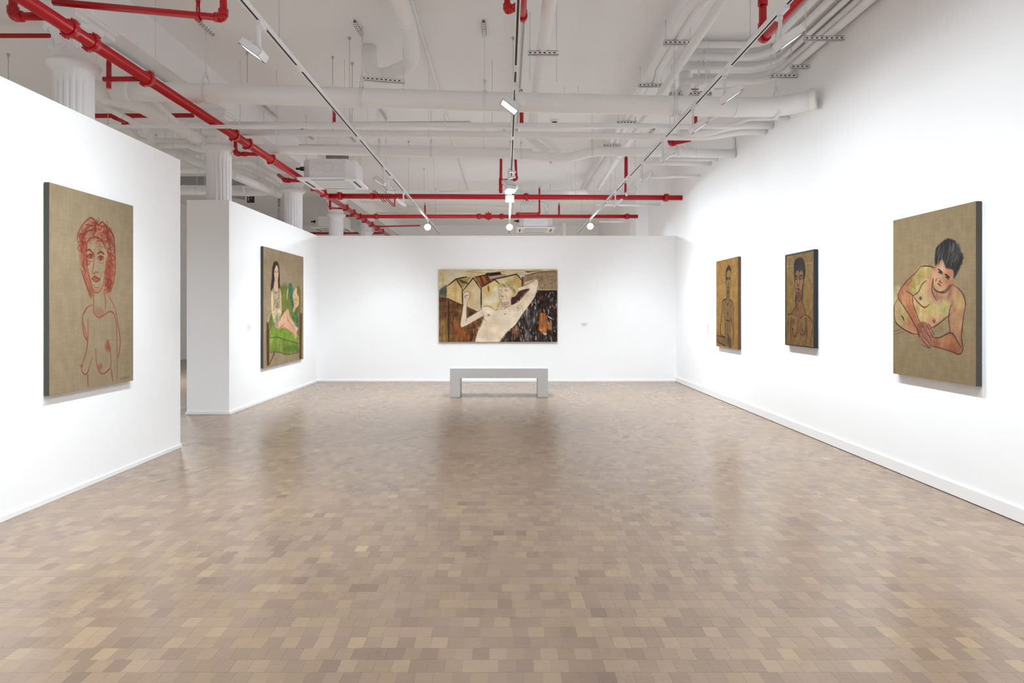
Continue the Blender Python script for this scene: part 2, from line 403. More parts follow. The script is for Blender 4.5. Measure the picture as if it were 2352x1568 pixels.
for k in range(5):
    o = c0 if k == 0 else copy_tree(c0)
    o.location = (-4.06, F * 4.06 / (992, 659, 488, 390, 322)[k], 0); o['label'] = collabels[k]
    if k in (1, 2):                         # these two stand in the thick partition: only the shaft above it is there to see
        sh = next(ch for ch in o.children if ch.name.startswith('shaft')); sh.data = sh.data.copy()
        for v in sh.data.vertices:
            if v.co.z < HT: v.co.z = HT; v.co.xy = v.co.xy.normalized() * 0.168

# ------------------------------------------------------------------ lighting tracks and their lamps
trk_names = ['white lighting track hung nearest the left partitions', 'white lighting track hung down the middle of the ceiling', 'white lighting track hung nearest the wall of three canvases']
TZ = EYE + HTRK
for tx, lb in zip(TRACKX, trk_names):
    t = empty('lighting_track', (tx, 6, TZ), lb, 'lighting track', 'lighting tracks')
    mb = MB(); mb.box((tx - 0.018, -3, TZ + 0.026), (tx + 0.018, 18.6, TZ + 0.036))
    mb.box((tx - 0.018, -3, TZ), (tx - 0.0086, 18.6, TZ + 0.026)); mb.box((tx + 0.0086, -3, TZ), (tx + 0.018, 18.6, TZ + 0.026))
    mb.build('rail', 'fixture', t, (tx, 6, TZ))
    MB().box((tx - 0.0085, -3, TZ + 0.0006), (tx + 0.0085, 18.6, TZ + 0.012)).build('slot', 'slot', t, (tx, 6, TZ))
    for y in (3.5, 5.9, 8.3, 10.7, 13.1, 15.5):
        MB().box((tx - 0.0084, y, TZ - 0.001), (tx + 0.0084, y + 0.16, TZ + 0.0004)).build('rail_joint', 'fixture', t, (tx, y, TZ))
    for y in (1.2, 3.6, 5.45, 7.9, 10.3, 12.7, 15.1, 17.6):
        w = MB(); w.cyl((tx, y, TZ + 0.03), (tx, y, CEIL), 0.0028, 6); w.cyl((tx, y, CEIL - 0.03), (tx, y, CEIL), 0.012, 8, 0.02)
        w.build('suspension_wire', 'wire', t, (tx, y, TZ))

def make_lamp():
    root = empty('track_spotlight', (0, 0, 0), 'x', 'spotlight', 'track spotlights')
    mb = MB(); mb.box((-0.017, -0.07, -0.028), (0.017, 0.07, 0.0)); mb.cyl((0, 0.05, -0.028), (0, 0.05, -0.05), 0.017, 12)
    mb.build('adapter', 'fixture', root)
    mb = MB(); mb.box((-0.03, 0.035, -0.062), (0.012, 0.065, -0.05)); mb.box((-0.012, 0.037, -0.19), (0.008, 0.063, -0.05))
    mb.build('arm', 'fixture', root)
    t = math.radians(35)
    Rm = Matrix(((math.cos(t), 0, -math.sin(t)), (0, 1, 0), (math.sin(t), 0, math.cos(t))))   # local x tips up towards the wall
    c = Vector((0.045, 0.02, -0.20)); a, b, h, w = 0.088, 0.078, 0.028, 0.004
    mb = MB()
    mb.box((-a, -b, h - w), (a, b, h), Rm, c)
    mb.box((-a, -b, -h), (-a + w, b, h), Rm, c); mb.box((a - w, -b, -h), (a, b, h), Rm, c)
    mb.box((-a, -b, -h), (a, -b + w, h), Rm, c); mb.box((-a, b - w, -h), (a, b, h), Rm, c)
    for k in range(6): mb.box((-a + 0.02 + k * 0.024, -b + 0.012, h), (-a + 0.026 + k * 0.024, b - 0.012, h + 0.006), Rm, c)
    hs = mb.build('housing', 'fixture', root)
    lens = MB().box((-a + w, -b + w, -0.004), (a - w, b - w, 0.0), Rm, c).build('lens', 'lens', hs)
    mb = MB()
    for lo, hi in (((-a, -b, -h - 0.003), (a, -b + 0.006, -h)), ((-a, b - 0.006, -h - 0.003), (a, b, -h)), ((-a, -b, -h - 0.003), (-a + 0.006, b, -h)), ((a - 0.006, -b, -h - 0.003), (a, b, -h))):
        mb.box(lo, hi, Rm, c)
    mb.build('rim', 'black', hs)
    return root
def wall_wash(ld):
    # photometric curve of a wall washer: candlepower rises towards the foot of the wall
    ld.use_nodes = True; nt = ld.node_tree; em = next(n for n in nt.nodes if n.type == 'EMISSION')
    g = nt.nodes.new('ShaderNodeNewGeometry'); sp = nt.nodes.new('ShaderNodeSeparateXYZ'); nt.links.new(g.outputs['Incoming'], sp.inputs[0])
    cv_ = nt.nodes.new('ShaderNodeFloatCurve'); mr = nt.nodes.new('ShaderNodeMapRange')
    mr.inputs['From Min'].default_value = -1; mr.inputs['From Max'].default_value = 1; nt.links.new(sp.outputs[2], mr.inputs['Value'])   # 0 = straight down, 0.5 = level
    c = cv_.mapping.curves[0]
    for (x, y), k in zip(((0.0, 0.75), (0.06, 0.95), (0.12, 0.88), (0.2, 0.48), (0.32, 0.22), (0.5, 0.17), (0.62, 0.16), (0.8, 0.06), (1.0, 0.0)), range(9)):
        if k == 0: c.points[0].location = (x, y)
        elif k == 8: c.points[1 if len(c.points) == 2 else -1].location = (x, y)
        else: c.points.new(x, y)
    cv_.mapping.update(); nt.links.new(mr.outputs[0], cv_.inputs['Value'])
    m3 = nt.nodes.new('ShaderNodeMath'); m3.operation = 'MULTIPLY'; m3.inputs[1].default_value = 3.0
    nt.links.new(cv_.outputs[0], m3.inputs[0]); nt.links.new(m3.outputs[0], em.inputs['Strength'])
lamp0 = make_lamp(); lamp_used = [False]
def lamp(tx, y, rz, label, tilt=None, power=1.0, size=172, spin=0.0, light=True):
    o = lamp0 if not lamp_used[0] else copy_tree(lamp0)
    lamp_used[0] = True
    o['label'] = label; o.location = (tx, y, TZ); o.rotation_euler = (0, 0, rz)
    if light:
        ld = bpy.data.lights.new('spotlight_beam', 'SPOT'); ld.energy = SPOT_W * power; ld.spot_size = math.radians(size); ld.spot_blend = 1.0
        ld.shadow_soft_size = 0.05; ld.color = LAMP_RGB; wall_wash(ld)
        lo = bpy.data.objects.new('spotlight_beam', ld); COL.objects.link(lo); lo.parent = o
        t = math.radians(35); n = Vector((math.sin(t), 0, -math.cos(t)))
        lo.location = Vector((0.045, 0.02, -0.20)) + n * 0.04
        tl = math.radians(tilt if tilt is not None else 42)
        lo.rotation_euler = (0, -tl, 0)          # spot shines along local -z; turned towards local +x
        lo.rotation_euler = Vector((math.sin(tl), 0, -math.cos(tl))).to_track_quat('-Z', 'Y').to_euler()
    return o
R180 = math.pi
left_l = [(-3.0, 0.7), (-0.8, 0.7), (1.4, 0.6), (3.6, 0.9), (5.05, 1.2), (10.1, 1.15), (10.75, 0.0), (12.1, 1.05)]  # first four heads are out of view, added to brighten the near end
lab_l = {5.05: 'box-shaped white spotlight aimed at the red-line portrait', 10.1: 'box-shaped white spotlight aimed at the armchair painting, first of three', 10.75: 'box-shaped white spotlight turned back beside the armchair painting lamps', 12.1: 'box-shaped white spotlight aimed at the armchair painting, nearest the end wall'}
for y, p in left_l:
    lamp(TRACKX[0], y, R180 if y != 10.75 else R180 * 0.72, lab_l.get(y) or 'added unseen box-shaped white spotlight on the partition-side track, %s from the closing wall' % {-3.0: 'first', -0.8: 'second', 1.4: 'third', 3.6: 'fourth'}[y], power=max(p, 0.4), light=p > 0)
right_l = [(-2.8, 0.5), (-0.6, 0.5), (1.6, 0.45), (3.2, 0.5), (4.80, 0.44), (6.04, 0.58), (7.06, 0.47), (8.43, 0.52), (9.7, 0.58), (10.9, 0.56), (12.1, 0.58)]  # the four lowest y are unseen heads, added for more light
lab_r = {4.80: 'box-shaped white spotlight beside the red elbow pipe, first over the reclining man canvas', 6.04: 'box-shaped white spotlight over the reclining man canvas, before the big cross pipe', 7.06: 'box-shaped white spotlight hung just before the big white cross pipe on the wall-side track',
         8.43: 'box-shaped white spotlight aimed at the black-framed portrait, past the small cross pipes', 9.7: 'box-shaped white spotlight aimed at the ochre standing-boy canvas', 10.9: 'box-shaped white spotlight past the ochre standing-boy canvas', 12.1: 'box-shaped white spotlight last before the red cross main on the wall-side track'}
for y, p in right_l:
    lamp(TRACKX[2], y, 0.0, lab_r.get(y) or 'added unseen box-shaped white spotlight on the wall-side track, %s from the closing wall' % {-2.8: 'first', -0.6: 'second', 1.6: 'third', 3.2: 'fourth'}[y], power=p)
lamp(TRACKX[1], 6.4, R180 * 1.06, 'box-shaped white spotlight on the middle track before the big cross pipe', power=0.5, size=150)
for y, rz, w in ((-2.6, 0.0, 'first'), (-0.4, R180, 'second'), (1.8, 0.0, 'third'), (4.0, R180, 'fourth')):  # unseen heads added on the middle track to light the near floor
    lamp(TRACKX[1], y, rz, 'added unseen box-shaped white spotlight on the middle track, %s from the closing wall' % w, power=0.45)
lamp(TRACKX[1], 10.3, R180 / 2 + 0.55, 'box-shaped white spotlight on the middle track, first aimed at the wide painting', power=1.2, tilt=50)
lamp(TRACKX[1], 10.75, R180 / 2 - 0.55, 'box-shaped white spotlight on the middle track, second aimed at the wide painting', power=1.2, tilt=50)
lamp(TRACKX[1], 11.6, R180 / 2, 'box-shaped white spotlight on the middle track above the bench back', light=False)
# three lamps beyond the end partition, turned back towards this side of it
def back_lamp(px, py, tx, label):
    Y = 15.8; p = P(px, py, Y); p.x = tx
    root = empty('flood_lamp', (tx, Y, TZ), label, 'flood lamp', 'lit flood lamps beyond the end partition')
    mb = MB(); mb.box((tx - 0.017, Y - 0.06, TZ - 0.03), (tx + 0.017, Y + 0.06, TZ)); mb.box((tx - 0.01, Y + 0.02, p.z), (tx + 0.01, Y + 0.045, TZ - 0.03))
    mb.build('arm', 'fixture', root, (tx, Y, TZ))
    mb = MB(); mb.cyl((tx, Y + 0.09, p.z + 0.03), (tx, Y - 0.03, p.z), 0.075, 24)
    mb.build('housing', 'fixture', root, (tx, Y, TZ))
    MB().cyl((tx, Y - 0.031, p.z - 0.0005), (tx, Y - 0.036, p.z - 0.002), 0.066, 24).build('lens', 'lamp', root, (tx, Y, TZ))
    ld = bpy.data.lights.new('flood_beam', 'SPOT'); ld.energy = 150; ld.color = LAMP_RGB; ld.spot_size = math.radians(130); ld.spot_blend = 1; ld.shadow_soft_size = 0.06
    lo = bpy.data.objects.new('flood_beam', ld); COL.objects.link(lo); lo.parent = root
    lo.location = Vector((0, -0.09, p.z - TZ - 0.02)); lo.rotation_euler = Vector((0, -0.75, -0.65)).to_track_quat('-Z', 'Y').to_euler()
back_lamp(983, 522, TRACKX[0], 'glaring round lamp above the end partition, left of the wide painting')
back_lamp(1168, 522, TRACKX[1], 'glaring round lamp above the end partition, over the wide painting')
back_lamp(1357, 520, TRACKX[2], 'glaring round lamp above the end partition, beside the wall-side track')
# fill floodlights added unseen behind the partitions to brighten the side and far rooms
def added_batten(x, y, label, power=80, zb=2.6, hl=0.3):
    root = empty('added_floodlight', (x, y, CEIL), label, 'floodlight', 'added fill lights of the side rooms')
    mb = MB(); mb.cyl((x, y, zb + 0.05), (x, y, CEIL), 0.006, 8); mb.build('rod', 'fixture', root, (x, y, CEIL))
    mb = MB(); mb.box((x - hl, y - 0.06, zb), (x + hl, y + 0.06, zb + 0.06)); mb.build('housing', 'fixture', root, (x, y, CEIL))
    MB().box((x - hl + 0.02, y - 0.05, zb - 0.005), (x + hl - 0.02, y + 0.05, zb)).build('lens', 'lens', root, (x, y, CEIL))
    def glow(nm, e, z, flip):
        ld = bpy.data.lights.new(nm, 'AREA'); ld.shape = 'RECTANGLE'; ld.size = hl * 2 - 0.04; ld.size_y = 0.1; ld.energy = e; ld.color = LAMP_RGB
        lo = bpy.data.objects.new(nm, ld); COL.objects.link(lo); lo.parent = root; lo.location = (0, 0, z - CEIL); lo.rotation_euler = (math.pi if flip else 0, 0, 0)
    if power: glow('added_flood_beam', power, zb - 0.01, False)
for x, y, w in ((-6.7, 4.5, 'first'), (-6.9, 13.5, 'second')):
    added_batten(x, y, 'added slim white fill light hidden in the side room, %s counted from the closing wall' % w, power=170 if y < 10 else 90)
added_batten(0.2, 19.5, 'added slim white fill light of the far room, hidden behind the end partition', power=260)

# ------------------------------------------------------------------ pipe builders
def pipe(name, label, cat, pts, r, m='pipe', rad=0.0, n=18, seams=(), group=None, seam_t=0.004, rods=()):
    pts = [Vector(p) for p in pts]
    o = tag(MB().tube(pts, r, n, rad).build(name, m, None, pts[0]), label, cat, group)
    for s_ in seams:                       # lap bands round the lagging: fraction along the straight run pts[0] to pts[-1]
        i, f = s_ if isinstance(s_, tuple) else (0, s_)
        c = pts[i].lerp(pts[i + 1], f)
        MB().band(c, pts[i + 1] - pts[i], r - 0.001, 0.03, seam_t, 22).build('seam_band', m, o, c)
    for i, f in rods:                      # plain threaded rods up to the ceiling
        c = pts[i].lerp(pts[i + 1], f)
        top = CEIL if not (-4.278 < c.x < -3.841) else 4.167
        mb = MB(); mb.band(c, pts[i + 1] - pts[i], r - 0.0005, 0.022, 0.003, 20); mb.cyl(c + Vector((0, 0, r)), (c.x, c.y, top), 0.004, 6)
        mb.build('hanger_rod', 'strut', o, c)
    return o
def coupling(parent, c, axis, r, w=0.07):
    c = Vector(c); ax = Vector(axis).normalized(); up = Vector((0, 0, 1)) if abs(ax.z) < 0.9 else Vector((1, 0, 0))
    side = ax.cross(up).normalized(); up = side.cross(ax)
    d = (up * 0.8 + side * 0.6).normalized()
    mb = MB(); mb.cyl(c - ax * w / 2, c + ax * w / 2, r * 1.28, 18)
    for s_ in (-1, 1):
        q = c + d * s_ * (r * 1.28)
        mb.cyl(q - d * s_ * 0.01, q + d * s_ * r * 0.35, r * 0.34, 8)
        mb.cyl(q + d * s_ * r * 0.14 - ax * w * 0.75, q + d * s_ * r * 0.14 + ax * w * 0.75, r * 0.16, 6)
    return mb.build('coupling', 'red', parent, c)
def red_pipe(name, label, pts, r, couplings=(), elbows=True, head=None, cat='sprinkler pipe', parent=None, rods=()):
    pts = [Vector(p) for p in pts]
    o = MB().tube(pts, r, 16, r * 1.6).build(name, 'red', parent, pts[0])
    if parent is None: tag(o, label, cat, 'red sprinkler pipes')
    for i, f in rods:
        c = pts[i].lerp(pts[i + 1], f); MB().cyl(c + Vector((0, 0, r)), (c.x, c.y, CEIL), 0.004, 6).build('hanger_rod', 'strut', o, c)
    if elbows:
        for i in range(1, len(pts) - 1):
            a = (pts[i - 1] - pts[i]).normalized(); b = (pts[i + 1] - pts[i]).normalized()
            mb = MB(); mb.sphere(pts[i] + (a + b) * r * 0.35, r * 1.45, 14)
            mb.cyl(pts[i] + a * r * 0.6, pts[i] + a * r * 2.4, r * 1.4, 14); mb.cyl(pts[i] + b * r * 0.6, pts[i] + b * r * 2.4, r * 1.4, 14)
            mb.build('elbow', 'red', o, pts[i])
    for i, f in couplings:
        coupling(o, pts[i].lerp(pts[i + 1], f), pts[i + 1] - pts[i], r)
    if head is not None:
        sprinkler(o, pts[head], 1)
    return o
def sprinkler(parent, p, up=1):
    p = Vector(p); z = Vector((0, 0, up))
    mb = MB(); mb.cyl(p - z * 0.012, p + z * 0.03, 0.024, 10, 0.02); mb.cyl(p + z * 0.03, p + z * 0.05, 0.013, 8)
    mb.build('sprinkler_body', 'red', parent, p)
    mb = MB(); mb.tube([p + z * 0.045 + Vector((0.016, 0, 0)), p + z * 0.07 + Vector((0.016, 0, 0)), p + z * 0.085], 0.003, 6); mb.tube([p + z * 0.045 - Vector((0.016, 0, 0)), p + z * 0.07 - Vector((0.016, 0, 0)), p + z * 0.085], 0.003, 6)
    mb.cyl(p + z * 0.085, p + z * 0.089, 0.017, 12); mb.cyl(p + z * 0.05, p + z * 0.086, 0.004, 6)
    mb.build('sprinkler_head', 'steel', parent, p)
def clevis(c, axis, r, parent, rodtop=CEIL, m='strut'):
    c = Vector(c); ax = Vector(axis).normalized()
    top = c + Vector((0, 0, r + 0.10))
    mb = MB(); mb.band(c, ax, r + 0.0005, 0.035, 0.006, 24)
    side = ax.cross(Vector((0, 0, 1))).normalized()
    for s_ in (-1, 1):
        mb.tube([c + side * s_ * r * 0.8 + Vector((0, 0, r * 0.62)), c + side * s_ * r * 0.75 + Vector((0, 0, r + 0.03)), top + side * s_ * 0.012], 0.007, 6)
    mb.cyl(top - Vector((0, 0, 0.02)), top + Vector((0, 0, 0.025)), 0.018, 8)
    cl = mb.build('clevis', m, parent, c)
    MB().cyl(top, (c.x, c.y, rodtop), 0.005, 8).build('rod', m, cl, c)
    return cl
def strut(c, d, length, label, rods=(), pitch=0.05, w=0.041, name='strut_channel', rodbot=None, rodtop=CEIL, openface=-1):
    c = Vector(c); d = Vector(d).normalized(); s_ = d.cross(Vector((0, 0, 1))).normalized(); Rm = Matrix((d, s_, s_.cross(d) * -1)).transposed()
    Rm = Matrix((d, s_, Vector((0, 0, 1)))).transposed()
    root = empty(name, c, label, 'strut channel', 'perforated strut channels')
    h = length / 2; t = 0.004
    mb = MB()
    mb.box((-h, -w / 2, w - t), (h, w / 2, w), Rm, c) if openface < 0 else mb.box((-h, -w / 2, 0), (h, w / 2, t), Rm, c)
    mb.box((-h, -w / 2, 0), (h, -w / 2 + t, w), Rm, c); mb.box((-h, w / 2 - t, 0), (h, w / 2, w), Rm, c)
    if openface < 0:
        mb.box((-h, -w / 2, 0), (h, -w / 2 + 0.011, t), Rm, c); mb.box((-h, w / 2 - 0.011, 0), (h, w / 2, t), Rm, c)
    mb.build('channel', 'strut', root, c)
    k = int(length / pitch)
    sl = MB()
    for i in range(k):
        x = -h + pitch * (i + 0.5)
        for yy in (-w / 2 - 0.0005, w / 2 - 0.0005): sl.box((x - 0.011, yy, w * 0.35), (x + 0.011, yy + 0.001, w * 0.65), Rm, c)
        sl.box((x - 0.011, -0.006, (w - t - 0.0006) if openface < 0 else -0.0006), (x + 0.011, 0.006, (w - t + 0.0004) if openface < 0 else 0.0004), Rm, c)
    sl.build('slot_row', 'slot', root, c)
    for f in rods:
        q = c + d * (f * length)
        MB().cyl((q.x, q.y, (c.z - 0.03) if rodbot is None else rodbot), (q.x, q.y, rodtop), 0.005, 8).build('rod', 'strut', root, c)
    return root

# ------------------------------------------------------------------ red sprinkler main and branches
ZM = EYE + HM
main_pts = [(XM, 4.0, ZM), (XM, 22.0, ZM)]
main = red_pipe('sprinkler_main', 'long thick red sprinkler main running past the fluted columns', main_pts, 0.052, rods=[(0, (y - 4) / 18) for y in (6.75, 10.3, 13.9, 17.2, 20.5)])
for py_ in (66, 98, 181, 311, 331, 366, 430, 444, 477, 488, 497, 505, 515, 524, 531):
    Y = F * HM / (CY - py_); coupling(main, (XM, Y, ZM), (0, 1, 0), 0.052)
def mainY(py_): return F * HM / (CY - py_)
b1y, b2y = 13.26, 16.10
def atx(px, Y): return (px - CX) / F * Y
br1 = red_pipe('sprinkler_cross_main', 'thick red cross main reaching the tall wall, first beyond the cassette', [(XM, b1y, ZM), (XR, b1y, ZM - 0.035)], 0.05, couplings=[(0, 0.035), (0, 0.52), (0, 0.56), (0, 0.955)], rods=((0, 0.3), (0, 0.7)))
br2 = red_pipe('sprinkler_cross_main', 'thick red cross main second beyond the end partition, with a round valve', [(XM, b2y, EYE + 2.25), (XM + 0.14, b2y, EYE + 2.25), (XM + 0.28, b2y, EYE + 2.25), (XR - 0.31, b2y, EYE + 2.25)], 0.044, couplings=[(2, 0.02), (2, 0.405), (2, 0.44), (2, 0.49), (2, 0.96)], elbows=False, rods=((2, 0.25), (2, 0.75)))
q = Vector((atx(1122, b2y), b2y, EYE + 2.25))
mb = MB(); mb.cyl(q + Vector((0, -0.085, 0)), q + Vector((0, 0.06, 0)), 0.075, 20); mb.cyl(q + Vector((0, -0.1, 0)), q + Vector((0, -0.085, 0)), 0.05, 16)
for k in range(8): mb.cyl(q + Vector((0.09 * math.cos(k * .785), -0.05, 0.09 * math.sin(k * .785))), q + Vector((0.09 * math.cos(k * .785), -0.08, 0.09 * math.sin(k * .785))), 0.014, 6)
mb.build('check_valve', 'red', br2, q)
# branch over the near column, elbow up to the ceiling
Y0 = 5.2
ob = red_pipe('sprinkler_branch', 'red branch crossing before the near capital and turning up to the ceiling', [(XM + 0.02, Y0, ZM + 0.11), (atx(513, Y0), Y0, P(0, 41, Y0).z), (atx(513, Y0), Y0, CEIL)], 0.0265)
clevis((atx(455, Y0), Y0, P(0, 39, Y0).z + 0.003), (1, 0, 0), 0.027, ob, m='red')
red_pipe('sprinkler_branch', 'red branch off the main with a rising leg before the near column', [(XM - 0.053, 5.2, ZM), (atx(30, 5.2), 5.2, ZM), (atx(30, 5.2), 5.2, CEIL)], 0.03)
red_pipe('sprinkler_branch', 'dark red branch high in the side room, behind the near column', [(XOUT, 7.4, P(0, 82, 7.4).z), (-4.6, 7.4, P(0, 82, 7.4).z)], 0.024, rods=((0, 0.7),))
Y1 = 6.55
ob = red_pipe('sprinkler_branch', 'red branch with an upright sprinkler, beside the near column shaft', [(XM - 0.053, Y1, P(0, 181, Y1).z), (atx(238, Y1), Y1, P(0, 182, Y1).z)], 0.024)
red_pipe('sprinkler_stub', '', [(atx(250, Y1), Y1, P(0, 203, Y1).z), (atx(250, Y1), Y1, P(0, 146, Y1).z)], 0.023, head=1, parent=ob)
Y2 = mainY(352)
red_pipe('sprinkler_branch', 'red branch with an upright leg, beside the second column capital', [(XM - 0.053, Y2, P(0, 354, Y2).z), (atx(541, Y2), Y2, P(0, 353, Y2).z), (atx(541, Y2), Y2, P(0, 322, Y2).z)], 0.026, couplings=[(0, 0.6)])
Y3 = 12.5
red_pipe('sprinkler_branch', 'dark red branch running left behind the third column capital', [(XM - 0.053, Y3, P(0, 415, Y3).z), (atx(656, Y3), Y3, P(0, 414, Y3).z), (atx(640, Y3 + 0.3), Y3 + 0.3, P(0, 402, Y3 + 0.3).z)], 0.033, couplings=[(0, 0.9)])
Y4 = 14.6
red_pipe('sprinkler_branch', 'red branch dropping below the main at the fourth column', [(XM - 0.02, Y4 - 1.0, ZM - 0.03), (atx(758, 14.0), 14.0, P(0, 452, 14.0).z), (atx(758, 14.0), 14.0, P(0, 478, 14.0).z), (XM - 0.053, 14.9, P(0, 479, 14.9).z)], 0.022)
Y5 = 18.0
red_pipe('sprinkler_branch', 'thin dark red branch low behind the end partition top', [(XM, Y5, P(0, 520, Y5).z), (atx(868, Y5), Y5, P(0, 520, Y5).z), (atx(965, Y5), Y5, P(0, 518, Y5).z)], 0.02)
red_pipe('sprinkler_branch', 'dark red pipe low in the far room behind the columns', [(XOUT, 23, P(0, 536, 23).z), (atx(880, 23), 23, P(0, 535, 23).z)], 0.04, rods=((0, 0.6),))
red_pipe('sprinkler_branch', 'short thin red branch between the fourth and fifth columns', [(atx(788, 19.5), 19.5, P(0, 496, 19.5).z), (atx(820, 19.5), 19.5, P(0, 495, 19.5).z)], 0.03, rods=((0, 0.5),))
red_pipe('sprinkler_branch', 'dark red pipe seen through the lagged pipes beside the near column', [(XOUT, 10.4, P(0, 268, 10.4).z), (atx(455, 10.4), 10.4, P(0, 265, 10.4).z)], 0.034, rods=((0, 0.5),))
red_pipe('sprinkler_branch', 'slanting dark red pipe behind the lagged pipes of the side room', [(atx(262, 10.0), 10.0, P(0, 268, 10.0).z), (atx(302, 11.0), 11.0, P(0, 285, 11.0).z)], 0.04, couplings=[(0, .6)], rods=((0, 0.3),))
# risers and arms in the middle and right of the ceiling
red_pipe('sprinkler_pipe', 'red elbow arm at the top of the middle track, turning up', [(0.13, 4.4, EYE + 2.62), (0.15, 6.1, EYE + 2.62), (0.15, 6.1, CEIL)], 0.03)
red_pipe('sprinkler_pipe', 'red pipe rising beside the middle track with a low elbow', [(0.15, 5.75, EYE + 2.62), (atx(1165, 5.85), 5.85, P(0, 26, 5.85).z), (atx(1165, 5.85), 5.85, CEIL)], 0.026)
ra = PH(1752, 90, 2.6)
red_pipe('sprinkler_pipe', 'red pipe beside the wall-side track, rising to the ceiling at its end', [(ra.x, 4.2, ra.z), (ra.x, ra.y, ra.z), (ra.x, ra.y, CEIL)], 0.036, couplings=[(1, 0.62), (1, 0.2)])
q = P(1540, 330, 9.4)
red_pipe('sprinkler_pipe', 'short red arm among the small white cross pipes near the tall wall', [q + Vector((0, 0, 0.09)), q, P(1584, 321, 9.15)], 0.03, rods=((1, 0.5),))
red_pipe('sprinkler_stub', 'dark red sprinkler stub on the uppermost small cross pipe near the tall wall', [P(1597, 287, 8.6), P(1597, 240, 8.6)], 0.026, head=1)
red_pipe('sprinkler_stub', 'dark red sprinkler stub behind the thick cross pipe, beside the middle track', [P(1198, 283, 8.6), P(1198, 222, 8.6)], 0.026, head=1)
red_pipe('sprinkler_stub', 'dark red sprinkler stub behind the thick cross pipe, beside the near track', [P(767, 281, 8.6), P(767, 222, 8.6)], 0.023, head=1)
red_pipe('riser', '', [P(1438, 452, b1y), P(1438, 362, b1y)], 0.034, head=1, parent=br1)
q1 = Vector((atx(1150, b1y), b1y, ZM))
red_pipe('riser', '', [q1 + Vector((0, 0, 0.05)), P(1151, 342, b1y)], 0.027, couplings=[(0, 0.1), (0, 0.2), (0, 0.29)], parent=br1)
red_pipe('riser', '', [P(1152, 414, b1y), P(1186, 412, b1y), P(1184, 360, b1y)], 0.025, parent=br1)
q2 = Vector((atx(1187, b2y), b2y, EYE + 2.25))
red_pipe('riser', '', [q2 + Vector((0, 0, 0.03)), P(1187, 490, b2y), P(1239, 490, b2y), P(1239, 436, b2y)], 0.021, head=3, parent=br2)
red_pipe('riser', '', [P(1284, 497, b2y), P(1284, 474, b2y)], 0.024, head=1, parent=br2)
red_pipe('riser', '', [P(976, 497, b2y), P(976, 475, b2y)], 0.024, head=1, parent=br2)
# sway brace on the first cross main
sb = MB().band((atx(855, b1y), b1y, ZM), (1, 0, 0), 0.0505, 0.05, 0.012, 20).build('brace_clamp', 'red', br1, (atx(855, b1y), b1y, ZM))
for dx in (0, 5):
    MB().tube([P(855 + dx, 437, b1y - 0.1), P(882 + dx, 464, b1y - 0.07)], 0.008, 8).build('brace_bar', 'red', sb, WL[sb.name])
    MB().tube([P(882 + dx, 453, b1y + 0.1), P(904 + dx, 474, b1y + 0.2)], 0.008, 8).build('brace_bar', 'red', sb, WL[sb.name])
MB().tube([P(906, 474, b1y + 0.2), P(907, 452, b1y + 0.2)], 0.012, 8).build('brace_bar', 'red', sb, WL[sb.name])

# ------------------------------------------------------------------ big white cross pipe
YP = 7.59
pl = [P(262, 209, YP), P(480, 214, YP), P(1100, 233, YP), P(1690, 246, YP), P(1790, 246, YP), Vector((XR - 0.06, YP - 0.2, P(1870, 240, YP).z))]
big = pipe('insulated_pipe', 'thick white lagged pipe crossing the whole ceiling into the tall wall', 'pipe', pl, 0.107, 'pipe', rad=0.2, n=28)
for px in (300, 510, 545, 770, 925, 1320, 1690):
    c = P(px, 209 + (px - 262) * 0.0262, YP); MB().band(c, (1, 0, -0.026), 0.1065, 0.035, 0.004, 30).build('seam_band', 'pipe', big, c)
MB().band((XR - 0.09, YP - 0.175, P(1870, 240, YP).z), (1, -0.5, 0), 0.1, 0.06, 0.02, 24).build('wall_flange', 'lag', big, (XR - 0.09, YP - 0.175, P(1870, 240, YP).z))
for px, lb in ((474, 'nearest the second column'), (831, 'under the perforated strut beside the bent duct'), (1113, 'under the strut left of the middle track'), (1782, 'nearest the tall wall'), (1548, 'beside the grouped conduits')):
    c = P(px, 209 + (px - 262) * 0.0262, YP); clevis(c, (1, 0, 0), 0.108, big)
# its left end: rough lagged fittings and the two lagged pipes running away along the columns
e = P(250, 209, YP)
pipe('lagged_fitting', 'rough white lagged fitting at the column end of the thick cross pipe', 'pipe fitting', [P(212, 208, YP + 0.15), P(262, 211, YP + 0.05)], 0.118, 'lag', n=20)
pipe('lagged_pipe', 'rough white lagged pipe sloping from the near column towards the second column', 'pipe', [P(240, 225, 7.65), P(315, 240, 8.1), P(440, 311, 9.3), P(461, 320, 9.45)], 0.075, 'lag', rad=0.25, seams=((1, 0.15), (1, 0.9)), rods=((1, 0.45),))
pipe('lagged_pipe', 'thin white lagged pipe slanting low beside the near column', 'pipe', [P(215, 232, 7.9), P(330, 292, 9.3), P(352, 330, 10.2)], 0.036, 'pipe', rad=0.15, rods=((0, 0.5),))
pipe('lagged_pipe', 'white pipe bending from the cross pipes back towards the near column', 'pipe', [P(345, 222, 7.55 + .1), P(408, 281, 8.6), P(430, 283, 8.6)], 0.026, 'pipe', rad=0.08)
MB_ = MB(); MB_.box((-4.25, 7.0, EYE + 2.62), (-4.05, 9.0, EYE + 2.72)); tag(MB_.build('flat_duct', 'ceiling', None, (-4.3, 8.5, EYE + 2.6)), 'flat grey-white duct slanting under the girder between first columns', 'duct')

